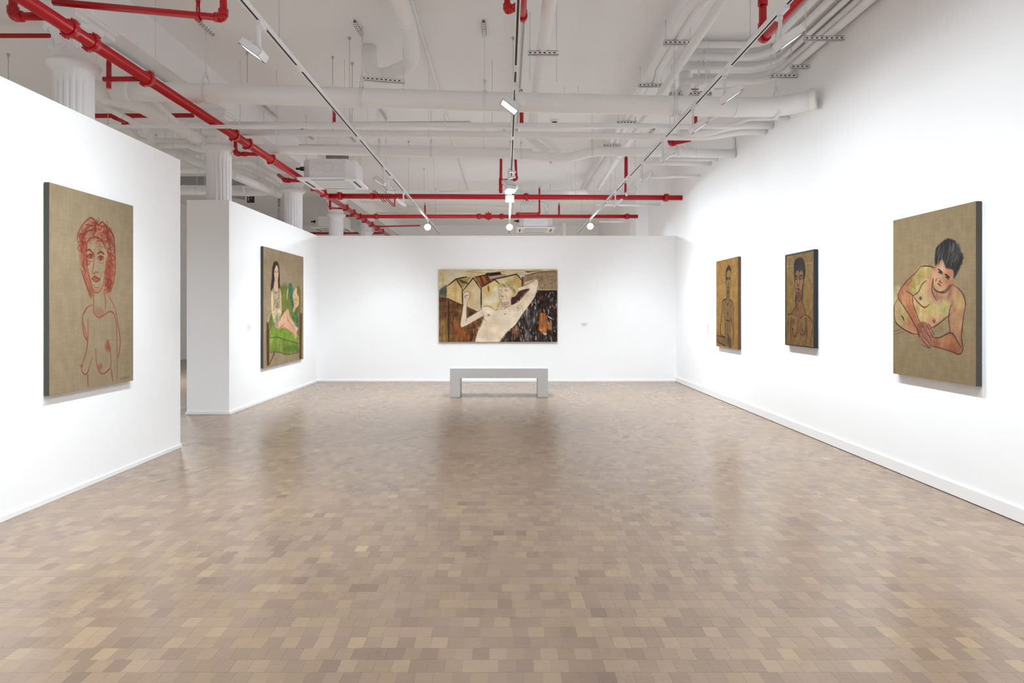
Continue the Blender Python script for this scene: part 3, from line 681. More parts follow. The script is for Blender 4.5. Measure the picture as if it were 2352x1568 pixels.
# ------------------------------------------------------------------ the smaller cross pipes
pipe('cross_pipe', 'slim white pipe crossing behind the thick one, uppermost of the small cross pipes', 'pipe', [P(432, 283, 8.6), P(1430, 287, 8.6), P(1667, 292, 8.6), P(1722, 272, 8.25), Vector((XR - 0.01, 8.25, P(1722, 271, 8.25).z))], 0.025, 'pipe', rad=0.06, seams=((0, 0.46), (0, 0.05)), rods=((0, 0.12), (0, 0.36), (0, 0.7)))
pipe('cross_pipe', 'white lagged pipe crossing lowest behind the thick one, wavy near the tall wall', 'pipe', [P(470, 303, 8.97), P(1300, 310, 8.97), P(1560, 315, 8.97), P(1630, 315, 8.97), P(1705, 302, 8.97), Vector((XR - 0.01, 8.97, P(1770, 302, 8.97).z))], 0.042, 'pipe', rad=0.35, n=20, seams=((0, 0.9),), rods=((0, 0.2), (0, 0.62)))
pipe('cross_pipe', 'white pipe stepping up beside the tall wall under the thick pipe', 'pipe', [P(1560, 306, 8.8), P(1620, 306, 8.8), P(1690, 287, 8.75), Vector((XR - 0.01, 8.75, P(1780, 288, 8.75).z))], 0.048, 'pipe', rad=0.3, n=20)
c_ = P(700, 292, 8.0); mb = MB(); mb.box((atx(247, 8.0), 7.985, EYE + 2.155), (2.75, 8.03, EYE + 2.187))
tag(mb.build('cross_rail', 'fixture', None, (0, 8.0, EYE + 2.17)), 'flat white rail crossing just above the three lighting tracks', 'rail')
pipe('conduit', 'thin grey conduit crossing the ceiling above the small cross pipes', 'conduit', [P(795, 281, 9.9), P(1080, 279, 9.9), P(1440, 228, 9.9), P(1480, 226, 9.9)][:2], 0.008, 'wire', rods=((0, 0.25), (0, 0.8)))
# third cross pipe with its dip and fittings
Y6 = 10.17
p6 = [P(585, 341, Y6), P(700, 345, Y6), P(1150, 353, Y6), P(1275, 361, Y6), P(1310, 362, Y6), P(1362, 348, Y6), P(1420, 348, Y6), Vector((XR - 0.01, Y6, P(1690, 353, Y6).z))]
p6o = pipe('cross_pipe', 'medium white lagged pipe with a shallow dip, crossing beyond the small cross pipes', 'pipe', p6, 0.066, 'pipe', rad=0.4, n=22)
for px, py_ in ((962, 349), (1185, 355), (1215, 357), (1298, 362), (1330, 356), (1560, 351), (1600, 351)):
    MB().band(P(px, py_, Y6), (1, 0, -0.02), 0.0655, 0.03, 0.004, 24).build('seam_band', 'pipe', p6o, P(px, py_, Y6))
for px, py_, lb in ((871, 349, 'beside the near track'), (990, 351, 'between the near and middle tracks'), (1197, 355, 'beside the middle track'), (1360, 349, 'at the end of the dip'), (1556, 350, 'behind the wall-side track')):
    clevis(P(px, py_, Y6), (1, 0, 0), 0.067, p6o)
pipe('cross_pipe', 'slim white pipe running just above the dipping pipe', 'pipe', [P(688, 335, Y6 + 0.15), P(1000, 339, Y6 + 0.15), P(1222, 346, Y6 + 0.15)], 0.03, 'pipe', rods=((0, 0.5), (1, 0.5)))
pipe('branch_pipe', 'white lagged bend rising from the dip of the medium pipe, first of two', 'pipe', [P(1262, 352, Y6 + 0.05), P(1228, 326, Y6 + 0.25), P(1214, 312, Y6 + 0.3)], 0.058, 'pipe', rad=0.15)
pipe('branch_pipe', 'white lagged bend rising from the dip of the medium pipe, second of two', 'pipe', [P(1288, 352, Y6 + 0.3), P(1262, 326, Y6 + 0.35), P(1240, 312, Y6 + 0.4)], 0.05, 'pipe', rad=0.15)
pipe('branch_pipe', 'white lagged elbow rising from the medium pipe near the tall wall', 'pipe', [P(1588, 344, Y6 + 0.05), P(1572, 326, Y6 + 0.15), P(1560, 318, Y6 + 0.15)], 0.045, 'pipe', rad=0.1)
pipe('branch_pipe', 'slim white riser where the medium pipe meets the tall wall', 'pipe', [P(1686, 342, Y6), P(1686, 316, Y6)], 0.02, 'pipe')
# pipes into the tall wall beyond
pipe('cross_pipe', 'slim white pipe ending at the tall wall beyond the medium pipe', 'pipe', [P(1500, 366, 11.0), P(1630, 366, 11.0), Vector((XR - 0.01, 11.0, P(1640, 366, 11.0).z))], 0.024, 'pipe', rods=((0, 0.3),))
pipe('cross_pipe', 'slim white pipe ending at the tall wall, second beyond the medium pipe', 'pipe', [P(1480, 375, 11.4), Vector((XR - 0.01, 11.4, P(1640, 376, 11.4).z))], 0.034, 'pipe')
pipe('cross_pipe', 'thin white pipe sloping to the tall wall above the red cross main', 'pipe', [P(1475, 409, 12.0), Vector((XR - 0.01, 12.0, P(1612, 403, 12.0).z))], 0.022, 'pipe')
pipe('cross_pipe', 'white pipe behind the red cross main near the tall wall', 'pipe', [P(1370, 470, 15.2), Vector((XR - 0.01, 15.2, P(1515, 471, 15.2).z))], 0.028, 'pipe', rods=((0, 0.3), (0, 0.7)))
pipe('cross_pipe', 'white pipe under the second red cross main near the pier', 'pipe', [P(1376, 509, 17.0), Vector((XR - 0.31, 17.0, P(1450, 509, 17.0).z))], 0.022, 'pipe', rods=((0, 0.2), (0, 0.8)))

# ------------------------------------------------------------------ pipes running away from the camera
def along(name, label, a, b, r, m='pipe', seams=(), cat='pipe', n=16):
    return pipe(name, label, cat, [a, b], r, m, n=n, seams=seams, rods=((0, 0.35), (0, 0.7)))
along('ceiling_pipe', 'medium white pipe running away above the wall-side track', PH(1690, -46, 2.79), PH(1376, 430, 2.575), 0.048, seams=(0.2, 0.5))
for k, lb in ((0, 'first'), (1, 'second')):
    x = 1.84 + 0.092 * k
    pts = [Vector((x, y_, EYE + 2.986)) if d_ == 0 else Vector((x - 0.05, y_, EYE + 2.986)) for y_, d_ in ((3.0, 0), (6.45, 0), (6.7, 1), (8.4, 1), (8.65, 0), (16.5, 0))]
    pipe('ceiling_conduit', 'white conduit close under the ceiling, %s of the strutted pair' % lb, 'conduit', pts, 0.046, 'pipe', rad=0.2, rods=((0, 0.5), (4, 0.6)))
for i, Y in enumerate((7.42, 8.82, 10.56, 12.0)):
    strut((1.87, Y, EYE + 2.902), (1, 0, 0), 0.32, ['short strut trapeze under the conduit pair before the big cross pipe', 'short strut trapeze under the conduit pair past the big cross pipe', 'short strut trapeze under the conduit pair past the dipping pipe', 'short strut trapeze under the conduit pair near the red cross main'][i], rods=(-0.42, 0.42), rodbot=EYE + 2.87)
cp = [PH(1262, -30, 3.15), PH(1240, 115, 3.15), PH(1237, 222, 3.1)]
pipe('ceiling_pipe', 'large white pipe running away beside the middle track', 'pipe', [Vector((0.384, 3, EYE + 2.75)), Vector((0.384, 9.1, EYE + 2.73)), Vector((0.384, 9.9, EYE + 2.71))], 0.064, 'pipe', n=22, seams=(0.38, 0.8))
strut((0.384, 7.03, EYE + 2.64), (1, 0, 0), 0.32, 'strut trapeze carrying the large pipe beside the middle track', rods=(-0.43, 0.43), rodbot=EYE + 2.37)
along('ceiling_conduit', 'thin white conduit on the ceiling just beside the large middle pipe', Vector((0.166, 3.0, EYE + 3.143)), Vector((0.166, 12.3, EYE + 3.143)), 0.018, cat='conduit')
mb = MB(); mb.box((0.205, 2.6, EYE + 3.08), (0.297, 12.3, CEIL - 0.001)); tag(mb.build('cable_box', 'ceiling', None, (0.25, 7, EYE + 3.08)), 'flat white ceiling casing running along the large middle pipe', 'casing')
along('ceiling_conduit', 'thin white conduit running down the ceiling between near and middle tracks', Vector((-0.952, 3.0, CEIL - 0.02)), Vector((-0.978, 17.8, CEIL - 0.02)), 0.018, cat='conduit')
# bent S-shaped duct near the ceiling
sp = [Vector((-1.021, 3.6, EYE + 2.994)), Vector((-1.021, 7.29, EYE + 2.994)), P(948, 150, 7.9), P(880, 176, 8.12), P(852, 166, 8.16), Vector((atx(848, 8.16), 8.16, CEIL))]
so = pipe('bent_duct', 'large white bent pipe hooking round near the ceiling between two tracks', 'duct', sp, 0.0855, 'pipe', rad=0.36, n=24)
for c, ax in (((-1.021, 6.98, EYE + 2.994), (0, 1, 0)), ((-1.021, 7.07, EYE + 2.994), (0, 1, 0)), (P(908, 165, 8.03), (1, -0.5, 0.05)), (P(885, 174, 8.1), (1, -0.5, 0.05))):
    MB().band(c, ax, 0.085, 0.03, 0.005, 26).build('seam_band', 'pipe', so, c)
strut(P(880, 188, 7.77), (1, 0.25, -0.0), 0.49, 'long strut trapeze slung under the hooked duct', rods=(-0.47, 0.47))
for (px, py_, Y, L, lb) in ((830, 97, 7.75, 0.36, 'near the hooked duct'), (1113, 103, 7.75, 0.36, 'left of the middle track'), (477, 90, 7.62, 0.36, 'near the girder')):
    p = P(px, py_, Y)
    strut((p.x, YP, CEIL - 0.041), (0, 1, 0), L, 'perforated strut fixed under the ceiling ' + lb, openface=1, pitch=0.06)
for (px, py_, Y, lb) in ((620, 258, 10.7, 'behind the thick cross pipe'), (878, 262, 10.8, 'between the cross pipes near the near track'), (706, 312, 12.1, 'over the cassette'), (806, 318, 12.3, 'beside the near track'), (1158, 305, 11.9, 'beside the middle track'), (1493, 313, 12.1, 'behind the wall-side track'), (1268, 368, 14.1, 'below the dipping pipe bends'), (1527, 372, 14.3, 'near the pier')):
    strut((atx(px, Y), Y, CEIL - 0.042), (0, 1, 0), 0.7, 'perforated strut fixed to the ceiling ' + lb, openface=1, pitch=0.06)

# ------------------------------------------------------------------ bundle beside the tall wall turning across the ceiling
bun = [(3.34, 2.86, 8.46, 1560), (3.34, 2.95, 8.56, 1590), (3.25, 2.98, 8.33, 1575), (3.34, 3.05, 8.42, 1570), (3.25, 3.07, 8.22, 1575), (3.15, 3.03, 8.1, 1582), (3.15, 3.12, 8.0, 1572), (3.05, 3.09, 7.9, 1590)]
nm = ['lowest', 'second lowest', 'third lowest', 'fourth lowest', 'fifth lowest', 'sixth lowest', 'seventh lowest', 'topmost']
for (x, H, Y, pxl), nn, r in zip(bun, nm, (0.04, 0.036, 0.028, 0.036, 0.034, 0.04, 0.028, 0.038)):
    z = EYE + H
    pipe('wall_bundle_pipe', 'white pipe along the tall wall turning across the ceiling, %s of the bundle' % nn, 'pipe', [(x, 2.6, z), (x, Y - 0.25, z), (x - 0.2, Y, z), (atx(pxl, Y), Y, z)], r, 'pipe', rad=0.12, rods=((2, 0.75),))
for (px, py_, Y, L, lb) in ((1873, 82, 6.9, 0.40, 'nearest the first wall-side spotlight'), (1776, 165, 8.0, 0.32, 'where the bundle turns'), (1770, 149, 7.7, 0.2, 'just before the bundle turns')):
    p = P(px, py_, Y); strut((XR - 0.01 - L / 2, p.y, EYE + 2.74), (1, 0, 0), L, 'short wall strut under the pipe bundle ' + lb, rods=(-0.45,))
# upright valve cluster at the left end of the bundle
vc = empty('valve_cluster', P(1625, 205, 8.9), 'cluster of white valves and short pipes above the thick cross pipe', 'valve cluster')
mb = MB(); mb.tube([P(1578, 110, 8.9), P(1578, 180, 8.9), P(1556, 220, 8.9)], 0.05, 14, 0.1); mb.tube([P(1570, 165, 8.8), P(1572, 205, 8.8)], 0.06, 14); mb.build('riser', 'pipe', vc, WL[vc.name])
mb = MB(); mb.tube([P(1640, 180, 8.9), P(1610, 182, 8.9), P(1596, 200, 8.9), P(1596, 222, 8.9)], 0.022, 12, 0.05); mb.sphere(P(1576, 200, 8.75), 0.085, 12, (0.8, 0.8, 1.3)); mb.sphere(P(1606, 190, 8.9), 0.05, 10); mb.build('valve_body', 'lag', vc, WL[vc.name])
mb = MB(); mb.tube([P(1588, 205, 8.85), P(1604, 205, 8.85)], 0.012, 8); mb.box((-0.03, -0.02, -0.02), (0.03, 0.02, 0.02), None, P(1598, 214, 8.8)); mb.box((-0.03, -0.02, -0.02), (0.03, 0.02, 0.02), None, P(1612, 214, 8.8)); mb.build('valve_handle', 'steel', vc, WL[vc.name])
strut(P(1586, 219, 8.8), (1, 0, 0), 0.55, 'strut shelf carrying the valve cluster above the thick cross pipe', rods=(-0.45, 0.45))
for i, (a, b, r) in enumerate(((P(1648, 262, 8.3), P(1600, 292, 8.9), 0.03), (P(1640, 205, 8.9), P(1700, 200, 8.9), 0.014))):
    pipe('branch_pipe', ['short white pipe slanting behind the thick pipe to the small cross pipes', 'thin white pipe leaving the valve cluster towards the wall'][i], 'pipe', [a, b], r)
pipe('conduit', 'thin bent conduit hanging below the pipe bundle', 'conduit', [P(1622, 152, 8.4), P(1622, 186, 8.4), P(1612, 196, 8.4), P(1596, 196, 8.4)], 0.008, 'pipe', rad=0.05, rods=((2, 0.5),))

# ------------------------------------------------------------------ lagged pipes of the side room, seen over the partitions
side = [((352, 335), (455, 334), 12.6, 0.042), ((300, 322), (470, 324), 11.8, 0.045), ((340, 349), (480, 349), 12.0, 0.062), ((390, 374), (482, 377), 11.9, 0.052), ((405, 391), (482, 391), 11.8, 0.052), ((405, 438), (560, 438), 14.2, 0.085), ((410, 428), (590, 429), 15.2, 0.03)]
sn = ['behind the second capital, thin upper one', 'behind the second capital, uppermost', 'behind the second capital, thickest upper one', 'meeting the second shaft, bent one', 'meeting the second shaft, lowest upper one', 'low behind the second shaft, thick', 'low behind the second shaft, thin']
for (a, b, Y, r), nn in zip(side, sn):
    sx = [0.3, 0.75]
    pipe('side_room_pipe', 'white side room pipe ' + nn, 'pipe', [P(a[0] - 60, a[1], Y), P(b[0], b[1], Y)], r, 'lag', seams=sx, seam_t=0.006, rods=((0, 0.5), (0, 0.85)))
pipe('side_room_pipe', 'white drop pipe bending behind the second column capital', 'pipe', [P(304, 262, 10.6), P(304, 300, 10.6), P(320, 322, 10.6), P(350, 324, 10.6)], 0.045, 'pipe', rad=0.2, rods=((0, 0.5),))
pipe('side_room_pipe', 'white lagged bend looping down beside the second shaft', 'pipe', [P(415, 352, 11.7), P(440, 368, 11.6), P(460, 374, 11.6), P(482, 384, 11.5)], 0.06, 'lag', rad=0.2, rods=((0, 0.5),))
pipe('side_room_pipe', 'thin white pipe bending beside the second capital', 'pipe', [P(352, 334, 11.4), P(430, 333, 11.4), P(455, 344, 11.4), P(482, 345, 11.4)], 0.042, 'pipe', rad=0.2, seams=((0, 0.95),), rods=((0, 0.6),))
pipe('side_room_pipe', 'white lagged pipe slanting down past the second shaft', 'pipe', [P(533, 400, 11.5), P(640, 447, 13.6)], 0.075, 'lag', seams=(0.1, 0.85), rods=((0, 0.5),))
pipe('side_room_pipe', 'white lagged pipe ending round beside the third capital', 'pipe', [P(530, 441, 14.5), P(600, 441, 14.5), P(625, 437, 14.3)], 0.085, 'lag', rad=0.2, seams=((0, 0.8),), rods=((0, 0.5),))
pipe('side_room_pipe', 'white pipe slanting from the second column to the third', 'pipe', [P(530, 374, 12.0), P(570, 371, 12.4), P(630, 405, 13.8), P(660, 430, 14.6)], 0.05, 'pipe', rad=0.3, rods=((0, 0.5),))
pipe('side_room_pipe', 'slim white pipe under the slanting one, second to third column', 'pipe', [P(530, 384, 12.0), P(585, 405, 13.0), P(590, 408, 13.1)], 0.03, 'pipe', rods=((0, 0.5),))
pipe('side_room_pipe', 'slim white pipe beside the slanting one, second to third column', 'pipe', [P(552, 381, 12.3), P(610, 406, 13.2)], 0.03, 'pipe', rods=((0, 0.5),))
pipe('side_room_pipe', 'white bent pipe forming a peak beside the third capital', 'pipe', [P(578, 419, 13.0), P(606, 404, 13.4), P(640, 424, 14.0)], 0.04, 'pipe', rad=0.1, rods=((0, 0.5),))
pipe('side_room_pipe', 'white curved hose under the red main before the third capital', 'hose', [P(600, 358, 10.6), P(612, 378, 10.9), P(640, 394, 11.5), P(690, 398, 11.9)], 0.03, 'pipe', rad=0.5, rods=((0, 0.5),))
for i, (px, y0, y1, Y) in enumerate(((446, 315, 395, 12.0), (473, 390, 430, 12.6), (248, 245, 290, 9.0), (19, 123, 200, 8.4), (359, 300, 325, 12.2), (568, 121, 190, 8.36), (764, 130, 300, 8.49), (809, 131, 300, 8.7))):
    w = MB(); w.cyl(P(px, y1, Y), Vector((atx(px, Y), Y, CEIL)), 0.004, 6); w.cyl(Vector((atx(px, Y), Y, CEIL - 0.03)), Vector((atx(px, Y), Y, CEIL)), 0.012, 8, 0.02)
    tag(w.build('hanger_rod', 'wire', None, P(px, y1, Y)), 'thin hanger rod dropping from the ceiling ' + ['beside the second capital', 'beside the second shaft', 'beside the near shaft', 'in the side room before the near column', 'before the second capital', 'beside the near track lamp', 'beside the near track, first of two', 'beside the near track, second of two'][i], 'rod')
dk = MB(); q = P(418, 400, 16); dk.box((-0.9, 0, -0.25), (1.0, 0.8, 0.15), Matrix.Rotation(0.18, 3, 'Y'), P(440, 405, 16)); tag(dk.build('side_room_shade', 'steel', None, P(440, 405, 16)), 'dark box standing for a shadowed opening low behind the second column', 'duct')  # dark box put in for the shade of an opening
for x_ in (-0.6, 0.6):
    q = P(440, 405, 16) + Vector((x_, 0.4, 0)); MB().cyl(q, (q.x, q.y, CEIL), 0.006, 6).build('hanger_rod', 'strut', COL.objects['side_room_shade'], q)
sg = P(576, 456, 16.5); so_ = tag(MB().box((-0.085, -0.015, -0.1), (0.085, 0.015, 0.1), None, sg).build('hanging_sign', 'black', None, sg), 'small black panel with pale marks over the armchair wall', 'sign')
mk = MB()
for x, z, w, h in ((-0.045, 0.045, 0.03, 0.022), (0.03, 0.05, 0.03, 0.012), (-0.045, -0.01, 0.03, 0.022), (0.02, 0.0, 0.012, 0.02), (-0.04, -0.055, 0.034, 0.01)): mk.box((x - w / 2, -0.0165, z - h / 2), (x + w / 2, -0.0155, z + h / 2), None, sg)
mk.build('pale_mark', 'label', so_, sg)
rd = MB(); rd.cyl(sg + Vector((0, 0, 0.1)), Vector((sg.x, sg.y, CEIL)), 0.006, 6); rd.build('rod', 'wire', so_, sg)
pipe('conduit', 'dark grey conduit pair dropping between the third column and partition', 'conduit', [P(641, 440, 17.5), P(641, 515, 17.5)], 0.03, 'steel', rods=((0, 0.5),))
# thin crossing conduits of the far bays
for i, (x0, x1, y, Y, r) in enumerate(((1010, 1190, 439, 16.5, 0.01), (925, 1170, 474, 17.5, 0.012), (1190, 1340, 440, 16.5, 0.01), (860, 1170, 489, 20.2, 0.02), (1215, 1360, 489, 20.2, 0.02), (1280, 1345, 224, 9.6, 0.012))):
    pipe('far_conduit', 'thin white conduit crossing ' + ['above the first red cross main left of middle', 'between the two red cross mains', 'above the first red cross main right of middle', 'behind the second red cross main left of middle', 'behind the second red cross main right of middle', 'just above the thick cross pipe right of middle'][i], 'conduit', [P(x0, y, Y), P(x1, y, Y)], r, 'strut', rods=((0, 0.25), (0, 0.75)))
pipe('far_pipe', 'white lagged pipe end hooking behind the first red cross main', 'pipe', [P(1302, 449, 15.5), P(1298, 442, 15.5), P(1345, 441, 15.5), P(1352, 448, 15.5)], 0.07, 'pipe', rad=0.2, rods=((0, 0.5),))
pipe('far_pipe', 'white pipe standing behind the end partition beside the far cassette', 'pipe', [(atx(1296, 17.6), 17.6, 0), P(1296, 512, 17.6)], 0.06, 'pipe')
pipe('far_pipe', 'silver-grey twin duct bending above the far cassette', 'duct', [P(1196, 466, 17.2), P(1246, 466, 17.2), P(1256, 476, 17.2), P(1256, 490, 17.2)], 0.05, 'strut', rad=0.15, rods=((0, 0.5),))

# ------------------------------------------------------------------ ceiling cassettes (air conditioners)
def cassette(x0, x1, Y, H, label, w=0.95, body=0.84, h=0.3):
    cxm = (x0 + x1) / 2; z = EYE + H
    root = empty('ceiling_cassette', (cxm, Y + w / 2, CEIL), label, 'air conditioner', 'ceiling air conditioners')
    O = root.location.copy(); hw = w / 2; hb = body / 2; cy = Y + w / 2; ch = 0.13
    # chamfered body
    pl = [(-hb + ch, -hb), (hb - ch, -hb), (hb, -hb + ch), (hb, hb - ch), (hb - ch, hb), (-hb + ch, hb), (-hb, hb - ch), (-hb, -hb + ch)]
    vs = [(cxm + a, cy + b, zz) for zz in (z + 0.035, z + 0.035 + h) for a, b in pl]
    mb = MB().add(vs, [tuple(range(7, -1, -1)), tuple(range(8, 16))] + [(k, (k + 1) % 8, 8 + (k + 1) % 8, 8 + k) for k in range(8)])
    bd = mb.build('body', 'ac', root, O)
    fy = cy - hb
    kn = MB(); kn.tube([(cxm + 0.085 * math.cos(a), fy - 0.001, z + 0.2 + 0.085 * math.sin(a)) for a in [k * math.pi / 12 for k in range(25)]], 0.0025, 5)
    for a, b, c, d in ((-0.2, 0.14, 0.2, 0.142), (-0.2, 0.26, 0.2, 0.262), (-0.2, 0.14, -0.198, 0.262), (0.198, 0.14, 0.2, 0.262)): kn.box((cxm + a, fy - 0.002, z + b), (cxm + c, fy, z + d))
    kn.build('knock_out', 'acgrille', bd, O)
    pn = MB()
    inn = 0.30
    for lo, hi in (((-hw, -hw), (hw, -inn)), ((-hw, inn), (hw, hw)), ((-hw, -inn), (-inn, inn)), ((inn, -inn), (hw, inn))):
        pn.box((cxm + lo[0], cy + lo[1], z), (cxm + hi[0], cy + hi[1], z + 0.033))
    p_ = pn.build('panel', 'ac', root, O)
    MB().box((cxm - inn + 0.004, cy - inn + 0.004, z + 0.006), (cxm + inn - 0.004, cy + inn - 0.004, z + 0.03)).build('intake_grille', 'acgrille', p_, O)
    for lo, hi in (((-0.27, -0.41), (0.27, -0.375)), ((-0.27, 0.375), (0.27, 0.41)), ((-0.41, -0.27), (-0.375, 0.27)), ((0.375, -0.27), (0.41, 0.27))):
        MB().box((cxm + lo[0], cy + lo[1], z - 0.002), (cxm + hi[0], cy + hi[1], z + 0.0)).build('air_slot', 'slot', p_, O)
    for sx in (-1, 1):
        for sy in (-1, 1):
            MB().cyl((cxm + sx * (hb - 0.06), cy + sy * (hb - 0.06), z + 0.3), (cxm + sx * (hb - 0.06), cy + sy * (hb - 0.06), CEIL), 0.006, 8).build('hanging_rod', 'strut', root, O)
    mb = MB(); mb.cyl((cxm - hb, cy - 0.3, z + 0.2), (cxm - hb - 0.05, cy - 0.3, z + 0.2), 0.035, 12); mb.cyl((cxm - hb - 0.05, cy - 0.3, z + 0.2), (cxm - hb - 0.12, cy - 0.3, z + 0.2), 0.018, 10)
    mb.build('drain_stub', 'black', bd, O)
    return root
xa = atx(750, 10.9)
cassette(xa - 0.475, xa + 0.475, 10.9, 2.12, 'white ceiling cassette air conditioner beside the red main, over the armchair wall')
xa = atx(1231, 16.9)
cassette(xa - 0.475, xa + 0.475, 16.9, 2.07, 'white ceiling cassette air conditioner above the end partition, beside the glaring lamp')
cassette(-5.3, -4.35, 18.6, 2.28, 'white ceiling cassette air conditioner dim between third and fourth columns')
# louvred wall box behind the first cassette
lb_ = P(775, 362, 12.6); lv = empty('air_grille', lb_, 'dark louvred grille just above the near ceiling cassette', 'grille')
mb = MB(); mb.box((-0.30, -0.02, -0.045), (0.30, 0.02, 0.05), None, lb_); mb.build('frame', 'ac', lv, lb_)
for k in range(16): MB().box((-0.2 + k * 0.026, -0.024, -0.035), (-0.186 + k * 0.026, -0.02, 0.04), None, lb_).build('louvre', 'slot', lv, lb_)
mb = MB(); mb.box((-0.01, -0.005, 0.05), (0.01, 0.005, CEIL - lb_.z), None, lb_); mb.build('bracket', 'strut', lv, lb_)
# smoke detector and small ceiling fittings
for (px, py_, lb) in ((1274, 276, 'small black-eyed round detector under the ceiling beyond the thick pipe'),):
    Y = F * (CEIL - EYE) / (CY - py_); c = Vector((atx(px, Y), Y, CEIL))
    d_ = empty('ceiling_detector', c, lb, 'detector')
    MB().cyl(c, c - Vector((0, 0, 0.03)), 0.07, 20, 0.06).build('base', 'fixture', d_, c); MB().cyl(c - Vector((0, 0, 0.03)), c - Vector((0, 0, 0.045)), 0.045, 16, 0.03).build('eye', 'black', d_, c)

# ------------------------------------------------------------------ paintings
# Each canvas front is a fine grid whose colour attribute is painted here with brush strokes.
def crom(pts, closed=False, k=6):
    p = np.array(pts, float); n = len(p)
    if n < 3 and not closed: return p
    out = []
    rng = range(n if closed else n - 1)
    for i in rng:
        p0 = p[(i - 1) % n] if closed or i > 0 else p[i]; p1 = p[i]; p2 = p[(i + 1) % n]; p3 = p[(i + 2) % n] if closed or i + 2 < n else p2
        t = np.linspace(0, 1, k, endpoint=False)[:, None]
        out.append(0.5 * (2 * p1 + (p2 - p0) * t + (2 * p0 - 5 * p1 + 4 * p2 - p3) * t ** 2 + (3 * p1 - p0 - 3 * p2 + p3) * t ** 3))
    out = np.concatenate(out)
    return out if closed else np.vstack([out, p[-1:]])
def blur1(a, k, axis):
    if k < 2: return a
    ker = np.ones(k) / k
    return np.apply_along_axis(lambda v: np.convolve(np.pad(v, (k // 2, k - 1 - k // 2), mode='wrap'), ker, 'valid'), axis, a)

